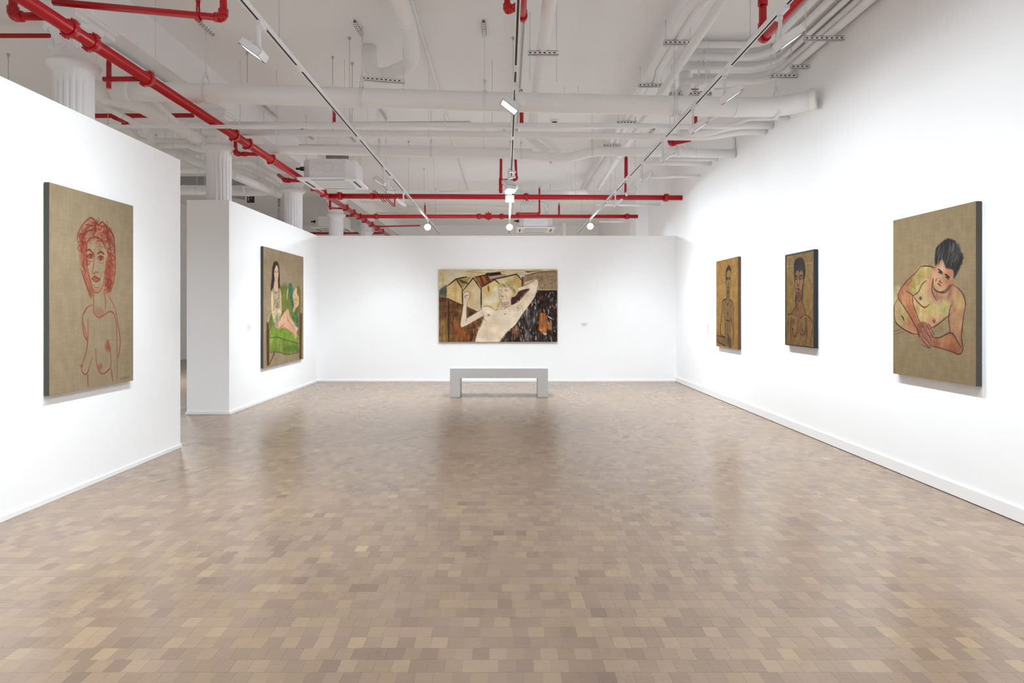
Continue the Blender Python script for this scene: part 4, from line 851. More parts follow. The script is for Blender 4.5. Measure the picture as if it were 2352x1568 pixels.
class Canvas:
    def __init__(s, W, H, nx, ny, base, trace):
        s.W, s.H, s.nx, s.ny, s.trace = W, H, nx, ny, trace
        s.X, s.Y = np.meshgrid(np.linspace(0, W, nx), np.linspace(0, H, ny))
        s.C = np.ones((ny, nx, 3)) * np.array(base, float)
        s.rs = np.random.RandomState(int(W * 1000) + int(H * 77))
        s.streakv = blur1(s.rs.randn(ny, nx), max(3, ny // 14), 0); s.streakv /= s.streakv.std()
        s.streakh = blur1(s.rs.randn(ny, nx), max(3, nx // 14), 1); s.streakh /= s.streakh.std()
        g = s.rs.randn(ny, nx); g = blur1(blur1(g, max(3, ny // 16), 0), max(3, nx // 16), 1); s.cloud = g / g.std()
    def m(s, pts): return np.array([s.trace(*p) for p in pts])
    def linen(s, amt=5, cloud=4):
        s.C += (s.streakv * amt + s.streakh * amt * 0.7 + s.cloud * cloud + s.rs.randn(s.ny, s.nx) * amt * 0.6)[..., None] * np.array([1, .97, .85])
    def blend(s, sl, a, col, vs, hs, cl):
        col = np.array(col, float)
        tex = (s.streakv[sl] * vs + s.streakh[sl] * hs + s.cloud[sl] * cl)[..., None]
        s.C[sl] = s.C[sl] * (1 - a[..., None]) + (col + tex) * a[..., None]
    def box(s, p, pad):
        x0, y0 = p.min(0) - pad; x1, y1 = p.max(0) + pad
        i0 = max(0, int(x0 / s.W * (s.nx - 1))); i1 = min(s.nx, int(x1 / s.W * (s.nx - 1)) + 2)
        j0 = max(0, int(y0 / s.H * (s.ny - 1))); j1 = min(s.ny, int(y1 / s.H * (s.ny - 1)) + 2)
        return (slice(j0, j1), slice(i0, i1)) if i1 > i0 and j1 > j0 else None
    def dist(s, sl, p, closed):
        X, Y = s.X[sl], s.Y[sl]; d = np.full(X.shape, 1e9); tt = np.zeros(X.shape)
        n = len(p); m = n if closed else n - 1
        for i in range(m):
            a, b = p[i], p[(i + 1) % n]; ab = b - a; L = ab @ ab + 1e-12
            t = np.clip(((X - a[0]) * ab[0] + (Y - a[1]) * ab[1]) / L, 0, 1)
            q = np.hypot(X - a[0] - t * ab[0], Y - a[1] - t * ab[1])
            k = q < d; d[k] = q[k]; tt[k] = (i + t[k]) / m
        return d, tt
    def fill(s, pts, col, alpha=1.0, soft=0.006, smooth=True, vs=0, hs=0, cl=4, raw=False):
        p = np.array(pts, float) if raw else s.m(pts)
        if smooth: p = crom(p, True, 4)
        sl = s.box(p, soft * 2)
        if sl is None: return
        X, Y = s.X[sl], s.Y[sl]; ins = np.zeros(X.shape, bool); n = len(p)
        for i in range(n):
            a, b = p[i], p[(i + 1) % n]
            if a[1] == b[1]: continue
            c = ((a[1] > Y) != (b[1] > Y)) & (X < (b[0] - a[0]) * (Y - a[1]) / (b[1] - a[1]) + a[0]); ins ^= c
        d, _ = s.dist(sl, p, True); sd = np.where(ins, d, -d)
        a = np.clip(0.5 + sd / (2 * soft), 0, 1) * alpha
        s.blend(sl, a, col, vs, hs, cl)
    def stroke(s, pts, w, col, alpha=0.9, smooth=True, taper=0.5, raw=False, grain=0.0, vs=0, hs=0):
        p = np.array(pts, float) if raw else s.m(pts)
        if smooth and len(p) > 2: p = crom(p, False, 6)
        sl = s.box(p, w * 1.5)
        if sl is None: return
        d, t = s.dist(sl, p, False)
        ww = w * 0.5 * (1 - taper * np.abs(2 * t - 1) ** 2)
        px = s.W / s.nx * 0.9
        a = np.clip((ww - d) / max(px, w * 0.35) + 0.5, 0, 1) * alpha
        if grain: a = a * np.clip(1 + s.rs.randn(*a.shape) * grain, 0, 1)
        s.blend(sl, a, col, vs, hs, 0)
    def brush(s, pts, n, ln, w, var, ang=1.57, spread=0.5, alpha=0.55):
        p = crom(s.m(pts), True, 4); lo, hi = p.min(0), p.max(0)
        for _ in range(n):
            q = lo + s.rs.rand(2) * (hi - lo); ins = False
            for i in range(len(p)):
                a, b = p[i], p[(i + 1) % len(p)]
                if (a[1] > q[1]) != (b[1] > q[1]) and q[0] < (b[0] - a[0]) * (q[1] - a[1]) / (b[1] - a[1]) + a[0]: ins = not ins
            if not ins: continue
            ix, iy = min(s.nx - 1, max(0, int(q[0] / s.W * (s.nx - 1)))), min(s.ny - 1, max(0, int(q[1] / s.H * (s.ny - 1))))
            c = s.C[iy, ix] + s.rs.randn() * var + s.rs.randn(3) * var * 0.35; t = ang + s.rs.randn() * spread; L = ln * (0.6 + 0.8 * s.rs.rand())
            d = np.array([math.cos(t), math.sin(t)]) * L / 2; bend = s.rs.randn(2) * L * 0.12
            s.stroke([q - d, q + bend, q + d], w * (0.6 + 0.8 * s.rs.rand()), c, alpha, raw=True)
    def dab(s, p, rx, ry, col, alpha=0.9):
        c = s.m([p])[0]; an = np.linspace(0, 2 * np.pi, 12, endpoint=False)
        s.fill(np.stack([c[0] + rx * np.cos(an), c[1] + ry * np.sin(an)], 1), col, alpha, min(rx, ry) * 0.5, False, raw=True)

def srgb_arr(c):
    c = np.clip(c / 255.0, 0, 1)
    return np.where(c <= 0.04045, c / 12.92, ((c + 0.055) / 1.055) ** 2.4)
def paint_material():
    m = bpy.data.materials.new('painted_canvas'); m.use_nodes = True; nt = m.node_tree; b = nt.nodes['Principled BSDF']
    at = nt.nodes.new('ShaderNodeAttribute'); at.attribute_name = 'paint'; nt.links.new(at.outputs['Color'], b.inputs['Base Color'])
    b.inputs['Roughness'].default_value = 0.75
    if 'Specular IOR Level' in b.inputs: b.inputs['Specular IOR Level'].default_value = 0.2
    n = nt.nodes.new('ShaderNodeTexNoise'); n.inputs['Scale'].default_value = 260; g = nt.nodes.new('ShaderNodeNewGeometry'); nt.links.new(g.outputs['Position'], n.inputs['Vector'])
    bp = nt.nodes.new('ShaderNodeBump'); bp.inputs['Strength'].default_value = 0.15; bp.inputs['Distance'].default_value = 0.002; nt.links.new(n.outputs['Fac'], bp.inputs['Height']); nt.links.new(bp.outputs['Normal'], b.inputs['Normal'])
    return m
M['paint'] = paint_material()
def hang(cv, o, ux, label, depth, wall_gap, edge, frame=None, gain=0.72):
    """o: top-left corner of the front (as seen from the front), ux: unit vector to the right, front faces ux x up."""
    o = Vector(o); ux = Vector(ux); up = Vector((0, 0, 1)); nrm = ux.cross(up)
    g = (cv.X[..., None] * np.array(ux) - cv.Y[..., None] * np.array(up)).reshape(-1, 3)
    root = empty('painting', o + ux * cv.W / 2 - up * cv.H, label, 'painting')
    O = root.location.copy()
    nx, ny = cv.nx, cv.ny
    me = bpy.data.meshes.new('painted_surface')
    me.vertices.add(nx * ny); me.vertices.foreach_set('co', (g + np.array(o - O) + np.array(nrm) * 0.0008).ravel())
    ii, jj = np.meshgrid(np.arange(nx - 1), np.arange(ny - 1)); a = (jj * nx + ii).ravel()
    fa = np.stack([a, a + nx, a + nx + 1, a + 1], 1).astype(np.int32)
    me.loops.add(fa.size); me.loops.foreach_set('vertex_index', fa.ravel())
    me.polygons.add(len(fa)); me.polygons.foreach_set('loop_start', np.arange(0, fa.size, 4, dtype=np.int32))
    me.update(calc_edges=True)
    at = me.attributes.new('paint', 'FLOAT_COLOR', 'POINT')
    rgba = np.ones((nx * ny, 4)); rgba[:, :3] = srgb_arr(cv.C.reshape(-1, 3)) * gain; at.data.foreach_set('color', rgba.ravel())
    me.materials.append(M['paint'])
    f = bpy.data.objects.new('painted_surface', me); COL.objects.link(f); f.parent = root
    def slab(name, m, x0, x1, z0, z1, d0, d1, par=root):
        mb = MB(); vs = []
        for d in (d0, d1):
            for x, z in ((x0, z0), (x1, z0), (x1, z1), (x0, z1)): vs.append(o + ux * x - up * z - nrm * d)
        mb.add(vs, [(0, 1, 2, 3), (7, 6, 5, 4), (0, 4, 5, 1), (1, 5, 6, 2), (2, 6, 7, 3), (3, 7, 4, 0)])
        return mb.build(name, m, par, O)
    slab('canvas', edge, 0, cv.W, 0, cv.H, 0, depth)
    slab('stretcher', 'bench', 0.05, cv.W - 0.05, 0.05, cv.H - 0.05, depth, depth + wall_gap)
    if frame:
        t, lip = 0.014, 0.006
        for x0, x1, z0, z1 in ((-t, 0, -t, cv.H + t), (cv.W, cv.W + t, -t, cv.H + t), (0, cv.W, -t, 0), (0, cv.W, cv.H, cv.H + t)):
            slab('frame_strip', frame, x0, x1, z0, z1, -lip, depth)
    return root
M['edge_linen'] = mat('raw_linen_edge', srgb(118, 108, 88), 0.85, noise=0.12, nscale=90)
M['edge_grey'] = mat('grey_taped_edge', srgb(70, 69, 64), 0.8, noise=0.1, nscale=60)
M['edge_rust'] = mat('stained_ochre_edge', srgb(96, 68, 38), 0.8, noise=0.35, nscale=25)
M['frame_black'] = mat('black_strip_frame', (0.008, 0.008, 0.01), 0.6, noise=0.2)
def side_trace(s, ox, oy, xf, Ya, Yb, ztop, sign):
    """zoomed picture point -> metres on the canvas (from its left edge, down from its top)."""
    def f(zx, zy):
        px, py = ox + zx * s, oy + zy * s
        Y = abs(xf) * F / abs(px - CX); z = EYE + (CY - py) / F * Y
        return (abs(Y - Ya), ztop - z)
    return f
RS = np.random.RandomState(3)
def jit(pts, a): return [(x + RS.randn() * a, y + RS.randn() * a) for x, y in pts]

# 1 -- the red-line portrait on raw linen
xf = XL1 + 0.042
Ya, Yb = -xf * F / (CX - 112.8), -xf * F / (CX - 305.7)
zt, zb = 2.344, 0.788
T = side_trace(250 / 740, 80, 400, xf, Ya, Yb, zt, 1)
cv = Canvas(Yb - Ya, zt - zb, 250, 500, (168, 149, 117), T); cv.linen(2.6, 2.5)
R1, R2 = (160, 68, 44), (130, 42, 26)
hair = [(300, 480), (288, 430), (305, 375), (340, 325), (380, 296), (410, 318), (432, 345), (458, 325), (492, 360), (520, 392), (538, 445), (544, 520), (546, 600), (544, 665), (534, 735), (512, 800), (488, 820), (468, 798), (480, 700), (486, 600), (482, 520), (462, 455), (432, 430), (395, 450), (360, 490), (345, 540), (350, 620), (370, 700), (392, 780), (396, 815), (380, 835), (360, 785), (342, 715), (322, 640), (305, 560)]
cv.fill(hair, (176, 102, 80), 0.5, 0.02, cl=10)
cv.fill([(330, 690), (350, 650), (392, 790), (395, 815), (378, 830)], R1, 0.45, 0.02); cv.fill([(490, 560), (545, 560), (542, 670), (530, 740), (500, 810), (475, 780)], R1, 0.5, 0.02, cl=14); cv.fill([(300, 480), (345, 480), (348, 600), (322, 620), (305, 560)], R1, 0.4, 0.02)
for k in range(260):
    t = RS.rand() * 6.28; q = hair[RS.randint(0, 34)]; c = (q[0] * 0.75 + (415 + 40 * RS.randn()) * 0.25, q[1] * 0.85 + 500 * 0.15 + RS.randn() * 25)
    if (355 < c[0] < 478 and c[1] > 455) or c[1] < 335: continue
    L = 26 + RS.rand() * 34; d = 1.2 + RS.randn() * 0.5 if c[1] > 480 else RS.randn() * 1.2
    dx, dy = math.cos(d) * L * 0.5, math.sin(d) * L
    cv.stroke([(c[0] - dx, c[1] - dy), (c[0] + RS.randn() * 12, c[1] - dy * .3), (c[0] + RS.randn() * 12, c[1] + dy * .4), (c[0] + dx, c[1] + dy)], 0.006 + RS.rand() * 0.006, R1 if RS.rand() > .5 else R2, 0.7, grain=0.2)
for a in (hair[:16], [(345, 480), (370, 440), (400, 430), (430, 432), (455, 455), (480, 510)], [(320, 460), (340, 400), (380, 380), (420, 385)], [(330, 420), (360, 360), (400, 350)], [(440, 380), (470, 350), (500, 400), (520, 470)], [(450, 400), (480, 400), (500, 460), (520, 540)], [(312, 640), (330, 700), (352, 760), (378, 832)], [(500, 360), (535, 420), (540, 500)]):
    cv.stroke(a, 0.013, R2, 0.85, grain=0.2)
ln = lambda p, w=0.008, a=0.85, c=None: cv.stroke(p, w * 1.3, c or R1, min(1, a * 1.1), grain=0.15)
ln([(345, 490), (346, 580), (358, 660), (378, 730), (396, 790), (420, 806), (445, 790), (466, 740), (480, 660), (487, 580)], 0.009)
for p in ([(345, 525), (365, 513), (380, 520), (398, 542)], [(424, 542), (448, 528), (472, 545)]): ln(p, 0.013, 0.9, R2)
for ex, ey in ((378, 557), (447, 570)):
    ln([(ex - 22, ey), (ex - 6, ey - 14), (ex + 16, ey - 8), (ex + 22, ey + 4)], 0.010, 0.9, R2); ln([(ex - 20, ey + 4), (ex, ey + 16), (ex + 20, ey + 6)], 0.007); cv.dab((ex + 1, ey), 0.022, 0.017, (120, 52, 30), 0.95); ln([(ex - 18, ey + 26), (ex + 6, ey + 36), (ex + 26, ey + 22)], 0.005, 0.6)
ln([(404, 520), (402, 590), (394, 640), (392, 668), (404, 676), (414, 662), (428, 672), (430, 655)], 0.009, 0.85); ln([(410, 520), (408, 500)], 0.006, .6)
cv.fill([(388, 712), (405, 692), (416, 700), (438, 714), (414, 730)], R1, 0.5, 0.008); ln([(386, 712), (405, 692), (416, 700), (440, 714), (415, 730), (388, 712)], 0.009, 0.9, R2); ln([(386, 713), (412, 708), (438, 714)], 0.007)
for p in ([(392, 745), (410, 770), (436, 765), (442, 735)], [(365, 640), (372, 690), (384, 735)], [(455, 660), (445, 700), (446, 745)], [(420, 500), (440, 490), (468, 500)], [(425, 515), (450, 505)], [(398, 780), (420, 790), (440, 775)]): ln(p, 0.006, 0.6)
for p in ([(398, 812), (400, 870), (396, 940)], [(470, 802), (480, 860), (480, 925)], [(390, 885), (352, 910), (327, 955), (325, 1000), (344, 1066), (357, 1130)], [(360, 985), (360, 1120), (346, 1215), (318, 1300)], [(500, 828), (532, 880), (552, 940), (562, 1010), (576, 1080), (580, 1150), (570, 1225), (560, 1262), (559, 1405)],
          [(396, 935), (430, 972), (470, 957), (503, 934), (532, 942), (548, 985), (556, 1060), (558, 1190), (560, 1260)], [(318, 1296), (320, 1338), (340, 1360), (360, 1342), (376, 1290), (391, 1243)], [(413, 1186), (416, 1262), (432, 1330), (460, 1356), (498, 1332), (517, 1298), (513, 1200), (496, 1130)], [(358, 1350), (361, 1442)], [(518, 1320), (530, 1412)], [(320, 1010), (335, 1090), (355, 1135)], [(355, 905), (330, 950)]):
    ln(p, 0.009, 0.85)
cv.fill([(400, 925), (440, 900), (475, 940), (440, 985)], R1, 0.3, 0.02); cv.fill([(478, 1165), (497, 1128), (512, 1190), (490, 1200)], R1, 0.65, 0.02); cv.dab((443, 1308), 0.035, 0.025, R1, 0.55); cv.dab((317, 1302), 0.014, 0.012, R1, 0.7)
for k in range(8): x = 582 + k * 8; ln([(x, 1398 - k * 1.5), (x + 3, 1382 - k * 1.5), (x + 6, 1396 - k * 1.5)], 0.006, 0.5, (120, 90, 60))
hang(cv, (xf, Ya, zt), (0, 1, 0), gain=0.63, label='tall linen canvas with a red-line bust portrait, on the near partition', depth=0.036, wall_gap=0.005, edge='edge_grey')

# 2 -- woman in a green armchair
xf = XL2 + 0.042
Ya, Yb = -xf * F / (CX - 604.8), -xf * F / (CX - 696.7); zt, zb = 2.413, 0.53
cv = Canvas(Yb - Ya, zt - zb, 210, 330, (160, 139, 108), side_trace(120 / 649, 590, 560, xf, Ya, Yb, zt, 1)); cv.linen(2.6, 4)
BR, DK = (92, 54, 34), (52, 38, 28)
cv.fill([(285, 515), (395, 540), (540, 562), (532, 850), (525, 1060), (528, 1345), (400, 1372), (260, 1342), (150, 1350), (152, 960), (180, 830), (290, 800)], (98, 116, 40), 1, 0.012, False, vs=9, cl=8)
cv.fill([(300, 530), (400, 545), (440, 900), (400, 850), (310, 800)], (112, 118, 48), 0.8, 0.03, vs=14); cv.fill([(480, 570), (540, 570), (528, 1000), (500, 900)], (116, 108, 44), 0.8, 0.03, vs=12)
cv.fill([(165, 1165), (210, 1015), (350, 1045), (520, 1140), (528, 1232), (370, 1198)], (122, 152, 46), 1, 0.012, vs=10, cl=8); cv.fill([(152, 1172), (360, 1200), (526, 1238), (520, 1345), (390, 1372), (270, 1342), (150, 1350)], (118, 138, 44), 1, 0.012, False, vs=12, cl=10)
cv.fill([(320, 1300), (400, 1262), (500, 1280), (510, 1330), (400, 1340)], (80, 112, 40), 0.8, 0.02); cv.stroke([(165, 1165), (260, 1160), (370, 1195), (528, 1236)], 0.022, (70, 84, 30), 0.9); cv.stroke([(150, 1348), (270, 1345), (380, 1374), (520, 1346)], 0.016, (84, 78, 34), 0.9); cv.stroke([(205, 1020), (180, 1100), (160, 1165)], 0.018, (78, 96, 34))
for k in range(40):
    x = 160 + RS.rand() * 350; y = 1060 + RS.rand() * 250; cv.stroke([(x, y), (x + RS.randn() * 6, y + 45)], 0.014, [(150, 172, 60), (92, 112, 36), (136, 150, 60)][RS.randint(3)], 0.5)
for poly in ([(118, 960), (150, 955), (153, 1508), (122, 1514)], [(528, 870), (562, 880), (552, 1430), (527, 1426)]): cv.fill(poly, BR, 1, 0.01, False, vs=8)
cv.fill([(214, 1350), (222, 1358), (158, 1500), (146, 1500)], BR, 1, 0.01, False); cv.fill([(120, 965), (150, 860), (178, 825), (180, 850), (152, 900), (148, 965)], (180, 160, 126), 0.9, 0.012); cv.stroke([(120, 965), (150, 862), (180, 826)], 0.014, BR); cv.fill([(528, 850), (565, 862), (562, 890), (530, 885)], (120, 84, 50), 1, 0.01, False)
cv.fill([(215, 222), (248, 218), (270, 262), (281, 350), (285, 532), (262, 548), (222, 520), (178, 578), (172, 530), (184, 420), (190, 310), (205, 240)], (44, 34, 26), 1, 0.012, vs=8)
SK = (222, 186, 152)
cv.fill([(246, 262), (266, 312), (267, 400), (254, 460), (236, 472), (222, 440), (214, 350), (228, 292)], SK, 1, 0.01); cv.fill([(222, 450), (258, 450), (262, 560), (240, 600), (210, 560)], (218, 180, 146), 1, 0.012)
cv.stroke([(222, 340), (234, 334)], 0.012, DK, 0.8); cv.stroke([(248, 338), (262, 334)], 0.012, DK, 0.8); cv.stroke([(222, 352), (236, 352)], 0.012, (90, 60, 44)); cv.stroke([(248, 352), (262, 350)], 0.012, (90, 60, 44)); cv.stroke([(242, 340), (246, 388), (236, 394)], 0.010, (170, 110, 84), 0.8); cv.stroke([(232, 418), (240, 414), (252, 418)], 0.016, (168, 76, 62), 0.9)
cv.fill([(180, 592), (215, 558), (240, 600), (265, 558), (296, 582), (302, 700), (306, 850), (292, 905), (266, 1056), (232, 1050), (206, 962), (190, 872), (205, 750), (195, 622)], (172, 158, 124), 1, 0.012, cl=14, vs=8, hs=6)
for k in range(60):
    x = 205 + RS.rand() * 85; y = 600 + RS.rand() * 420; cv.stroke([(x, y), (x + 8 + RS.randn() * 8, y + 14 + RS.randn() * 8)], 0.012, [(120, 110, 84), (206, 196, 164), (112, 116, 104), (150, 120, 80)][RS.randint(4)], 0.6)
cv.fill([(180, 600), (204, 618), (210, 745), (200, 835), (262, 795), (296, 830), (300, 860), (255, 850), (216, 890), (190, 880), (177, 760)], (226, 192, 150), 1, 0.012); cv.fill([(283, 568), (298, 600), (305, 765), (296, 810), (288, 760)], (220, 184, 142), 1, 0.01)
cv.fill([(266, 1052), (284, 942), (330, 858), (386, 803), (402, 862), (440, 940), (508, 1036), (510, 1062), (492, 1098), (502, 1142), (470, 1182), (458, 1122), (400, 1082), (340, 1038)], (214, 166, 132), 1, 0.012, cl=8)
for p in ([(270, 1050), (300, 1030), (352, 985), (385, 925)], [(385, 810), (378, 890), (385, 945), (440, 1020), (490, 1085)], [(284, 945), (330, 860), (384, 805)], [(340, 1038), (400, 1080), (460, 1120), (470, 1180)], [(400, 860), (440, 940), (506, 1036)], [(198, 880), (240, 840), (272, 800)], [(205, 640), (212, 745), (200, 840)], [(206, 960), (232, 1050), (266, 1056)], [(248, 600), (228, 600)], [(208, 560), (240, 610), (268, 560)]): cv.stroke(p, 0.011, (128, 70, 48), 0.8)
cv.brush([(160, 850), (300, 560), (530, 580), (528, 1340), (160, 1340)], 260, 0.1, 0.018, 14, 1.5, 0.3, 0.4)
cv.brush([(285, 940), (386, 803), (508, 1036), (470, 1180), (340, 1038), (266, 1052)], 60, 0.08, 0.02, 14, 0.8, 0.4, 0.5)
cv.fill([(410, 482), (440, 528), (446, 600), (441, 680), (462, 800), (496, 900), (506, 1012), (490, 1022), (474, 900), (430, 760), (420, 650), (395, 545)], (34, 112, 84), 0.95, 0.012, vs=8, cl=10)
for k in range(16): x = 415 + k * 5; y = 500 + k * 32; cv.stroke([(x, y), (x - 14 + RS.randn() * 6, y + 30), (x + 18, y + 50)], 0.016, [(50, 140, 104), (24, 84, 66), (80, 150, 110)][k % 3], 0.8)
cv.fill([(470, 556), (502, 552), (494, 620), (522, 662), (514, 762), (480, 800), (450, 852), (460, 742), (444, 662), (456, 600)], (214, 172, 128), 0.95, 0.012, cl=12)
for k in range(22): x = 455 + RS.rand() * 55; y = 570 + RS.rand() * 240; cv.stroke([(x, y), (x + RS.randn() * 18, y + 28)], 0.012, [(234, 206, 160), (196, 122, 96), (150, 130, 80), (240, 220, 190)][RS.randint(4)], 0.8)
cv.stroke([(388, 556), (378, 610), (372, 690)], 0.04, (226, 204, 160), 0.95); cv.stroke([(480, 480), (490, 550)], 0.01, (150, 136, 90)); cv.stroke([(505, 500), (495, 552)], 0.01, (170, 150, 100))
for k in range(7): x = 200 + k * 8; cv.stroke([(x, 1432), (x + 3, 1420), (x + 6, 1430)], 0.008, (110, 86, 60), 0.5)
hang(cv, (xf, Ya, zt), (0, 1, 0), 'large canvas of a long-haired woman seated in a green armchair', 0.036, 0.005, 'edge_grey')

# 3 -- wide painting of a reclining man before sheds
Yf = YB - 0.05
x0, x1 = atx(1008.1, Yf), atx(1279.7, Yf); zt, zb = 2.2535, 0.80
SC = 300 / 2352
cv = Canvas(x1 - x0, zt - zb, 420, 260, (212, 190, 142), lambda zx, zy: (atx(995 + zx * SC, Yf) - x0, zt - P(0, 605 + zy * SC, Yf).z))
cv.C += (cv.streakh * 5 + cv.cloud * 8)[..., None]
DK = (44, 30, 24)
L3 = lambda p, w=0.012, c=DK, a=0.9, sm=True: cv.stroke(p, w * 1.25, c, a, smooth=sm)
fl3 = lambda p, c, a=1.0, soft=0.006, sm=False, vs=0, hs=0, cl=5: cv.fill(p, c, a, soft, sm, vs, hs, cl)
fl3([(250, 100), (600, 100), (580, 240), (260, 380), (250, 200)], (222, 208, 176), 0.8, 0.05, True)
for k in range(26): x = 480 + RS.rand() * 1300; y = 115 + RS.rand() * 60; cv.stroke([(x, y), (x + 180, y + RS.randn() * 8)], 0.016, [(186, 158, 100), (224, 206, 164), (170, 140, 86)][RS.randint(3)], 0.5)
fl3([(103, 480), (235, 375), (246, 420), (246, 610), (103, 575)], (104, 110, 100), 1, .008)
for k in range(9): L3([(112 + k * 16, 560), (150 + k * 12, 440)], 0.008, (70, 72, 66), 0.8)
fl3([(103, 575), (270, 628), (560, 760), (800, 865), (915, 980), (800, 1220), (750, 1412), (103, 1412)], (118, 78, 46), 1, 0.008, vs=16, cl=14)
for k in range(150):
    x = 110 + RS.rand() * 760; y = 650 + (x - 110) * 0.28 + RS.rand() * 700
    if y > 1400 or x > 915 - max(0, y - 980) * 0.42: continue
    cv.stroke([(x, y), (x + RS.randn() * 8, y + 60 + RS.rand() * 110)], 0.014 + RS.rand() * 0.03, [(150, 92, 44), (92, 52, 32), (70, 44, 30), (176, 112, 56), (132, 104, 60), (110, 44, 28), (160, 130, 84)][RS.randint(7)], 0.45)
fl3([(120, 990), (265, 960), (272, 1400), (150, 1400)], (150, 118, 66), 0.6, 0.03, vs=10); fl3([(420, 1000), (540, 1180), (660, 1300), (480, 1330), (400, 1200)], (170, 96, 40), 0.6, 0.05, True); fl3([(103, 640), (270, 660), (265, 960), (110, 940)], (88, 64, 40), 0.5, 0.04, vs=10)
L3([(275, 680), (280, 1405)], 0.03, (62, 42, 28), 0.9); L3([(270, 632), (790, 862)], 0.03, (70, 46, 32), 0.95, False); fl3([(640, 850), (780, 880), (700, 960), (620, 940)], (58, 42, 32), 0.7, 0.03)
for x, y in ((745, 1110), (710, 1260), (690, 1330)): L3([(x, y), (x - 10, y + 60)], 0.03, (46, 28, 22), 0.8)
fl3([(245, 410), (415, 278), (520, 450), (526, 742), (245, 612)], (224, 194, 138), 1, .005, vs=6, cl=6); fl3([(360, 300), (420, 300), (430, 700), (370, 660)], (206, 164, 92), .6, .03, vs=8)
fl3([(430, 268), (600, 236), (690, 250), (640, 300), (535, 438), (480, 390)], (176, 146, 84), 1, .005)
for k in range(14): L3([(440 + k * 13, 275 + k * 4), (520 + k * 9, 350 + k * 2)], 0.008, (70, 50, 32), 0.7)
fl3([(535, 490), (720, 258), (862, 468), (862, 850), (790, 858), (540, 742)], (220, 194, 148), 1, .005, vs=6, cl=7); fl3([(560, 480), (700, 330), (700, 780), (640, 760)], (206, 168, 104), .45, .05, True); fl3([(760, 420), (840, 480), (850, 820), (760, 820)], (204, 190, 160), .6, .04)
fl3([(740, 243), (962, 203), (1010, 280), (1042, 332), (862, 432)], (136, 70, 32), 1, .006, cl=10)
for k in range(24): f = RS.rand(); x = 760 + f * 200; cv.stroke([(x, 238 - f * 25), (x + 40 + RS.rand() * 30, 330 + RS.rand() * 60 - f * 40)], 0.02, [(176, 104, 52), (84, 38, 22), (196, 150, 96), (110, 48, 26)][RS.randint(4)], 0.6)
fl3([(865, 430), (1108, 288), (1190, 362), (1170, 500), (1184, 700), (1130, 835), (1040, 775), (865, 792)], (222, 194, 130), 1, .005, vs=6); fl3([(880, 520), (1000, 560), (1120, 420), (1170, 500), (1150, 700), (1000, 740), (890, 700)], (238, 230, 204), 0.85, .04, True, vs=8)
for k in range(12): x = 890 + k * 22; cv.stroke([(x, 440 + RS.rand() * 60), (x + RS.randn() * 5, 600 + RS.rand() * 80)], 0.02, (206, 172, 96), 0.5)
L3([(990, 400), (1000, 500)], 0.03, (110, 78, 44), .8)
fl3([(935, 185), (975, 165), (1205, 153), (1235, 198), (1010, 232), (960, 205)], (48, 28, 24), 1, .005, cl=8); fl3([(1000, 235), (1290, 188), (1335, 242), (1090, 292), (1030, 290)], (178, 148, 110), 1, .006, hs=8)
fl3([(1420, 290), (1505, 188), (1600, 300), (1602, 410), (1500, 480)], (196, 162, 100), 1, .006, vs=8); fl3([(1510, 190), (1820, 182), (1600, 236), (1560, 232)], (222, 222, 226), 1, .005)
for k in range(14): L3([(1540 + k * 14, 192), (1552 + k * 12, 222 - k)], 0.006, (50, 50, 70), 0.7)
fl3([(1600, 236), (1660, 232), (1640, 380), (1602, 410)], (150, 104, 70), 1, .005)
fl3([(1640, 240), (1850, 180), (2235, 125), (2235, 482), (1900, 470), (1895, 320), (1850, 270), (1640, 340)], (150, 124, 94), 1, .006, cl=10)
for k in range(170):
    x = 1660 + RS.rand() * 570; y = 190 + RS.rand() * 270
    if x < 1900 and y > 300: continue
    cv.stroke([(x, y), (x + RS.randn() * 22, y - 14 - RS.rand() * 20)], 0.010, [(104, 82, 62), (186, 164, 134), (122, 112, 104), (170, 120, 84), (140, 130, 122)][RS.randint(5)], 0.6)
fl3([(1645, 135), (1960, 132), (1700, 165)], (112, 74, 40), 1, .008); L3([(1650, 225), (1900, 160), (2190, 135)], 0.022, (92, 66, 40), .8); fl3([(1900, 455), (2235, 462), (2235, 490), (1890, 486)], (206, 176, 140), .8, .01)
fl3([(1840, 482), (2235, 482), (2235, 1412), (1190, 1412), (1390, 1160), (1560, 980), (1700, 780)], (44, 32, 28), 1, .006, vs=10, cl=8)
for k in range(700):
    x = 1230 + RS.rand() * 1000; y = 500 + RS.rand() * 900
    if x < 1850 - (y - 482) * 0.72 + 20: continue
    c = [(84, 34, 28), (70, 28, 24), (110, 104, 100), (190, 188, 184), (150, 92, 50), (30, 24, 22), (20, 18, 18), (92, 96, 104), (226, 224, 218), (60, 44, 34)][RS.randint(10)]
    cv.stroke([(x, y), (x + RS.randn() * 5, y + 12 + RS.rand() * 60)], 0.008 + RS.rand() * 0.018, c, 0.65)
for x, y, h, c in ((1690, 830, 150, (150, 150, 150)), (1720, 1000, 120, (96, 98, 100)), (1500, 1120, 180, (160, 120, 80)), (1690, 1200, 190, (170, 170, 168)), (1820, 900, 200, (110, 116, 126)), (1940, 520, 150, (96, 30, 28)), (1450, 1180, 140, (176, 104, 50))): fl3([(x - 35, y), (x + 40, y + 8), (x + 44, y + h), (x - 30, y + h)], c, .55, .03, vs=24, cl=18)
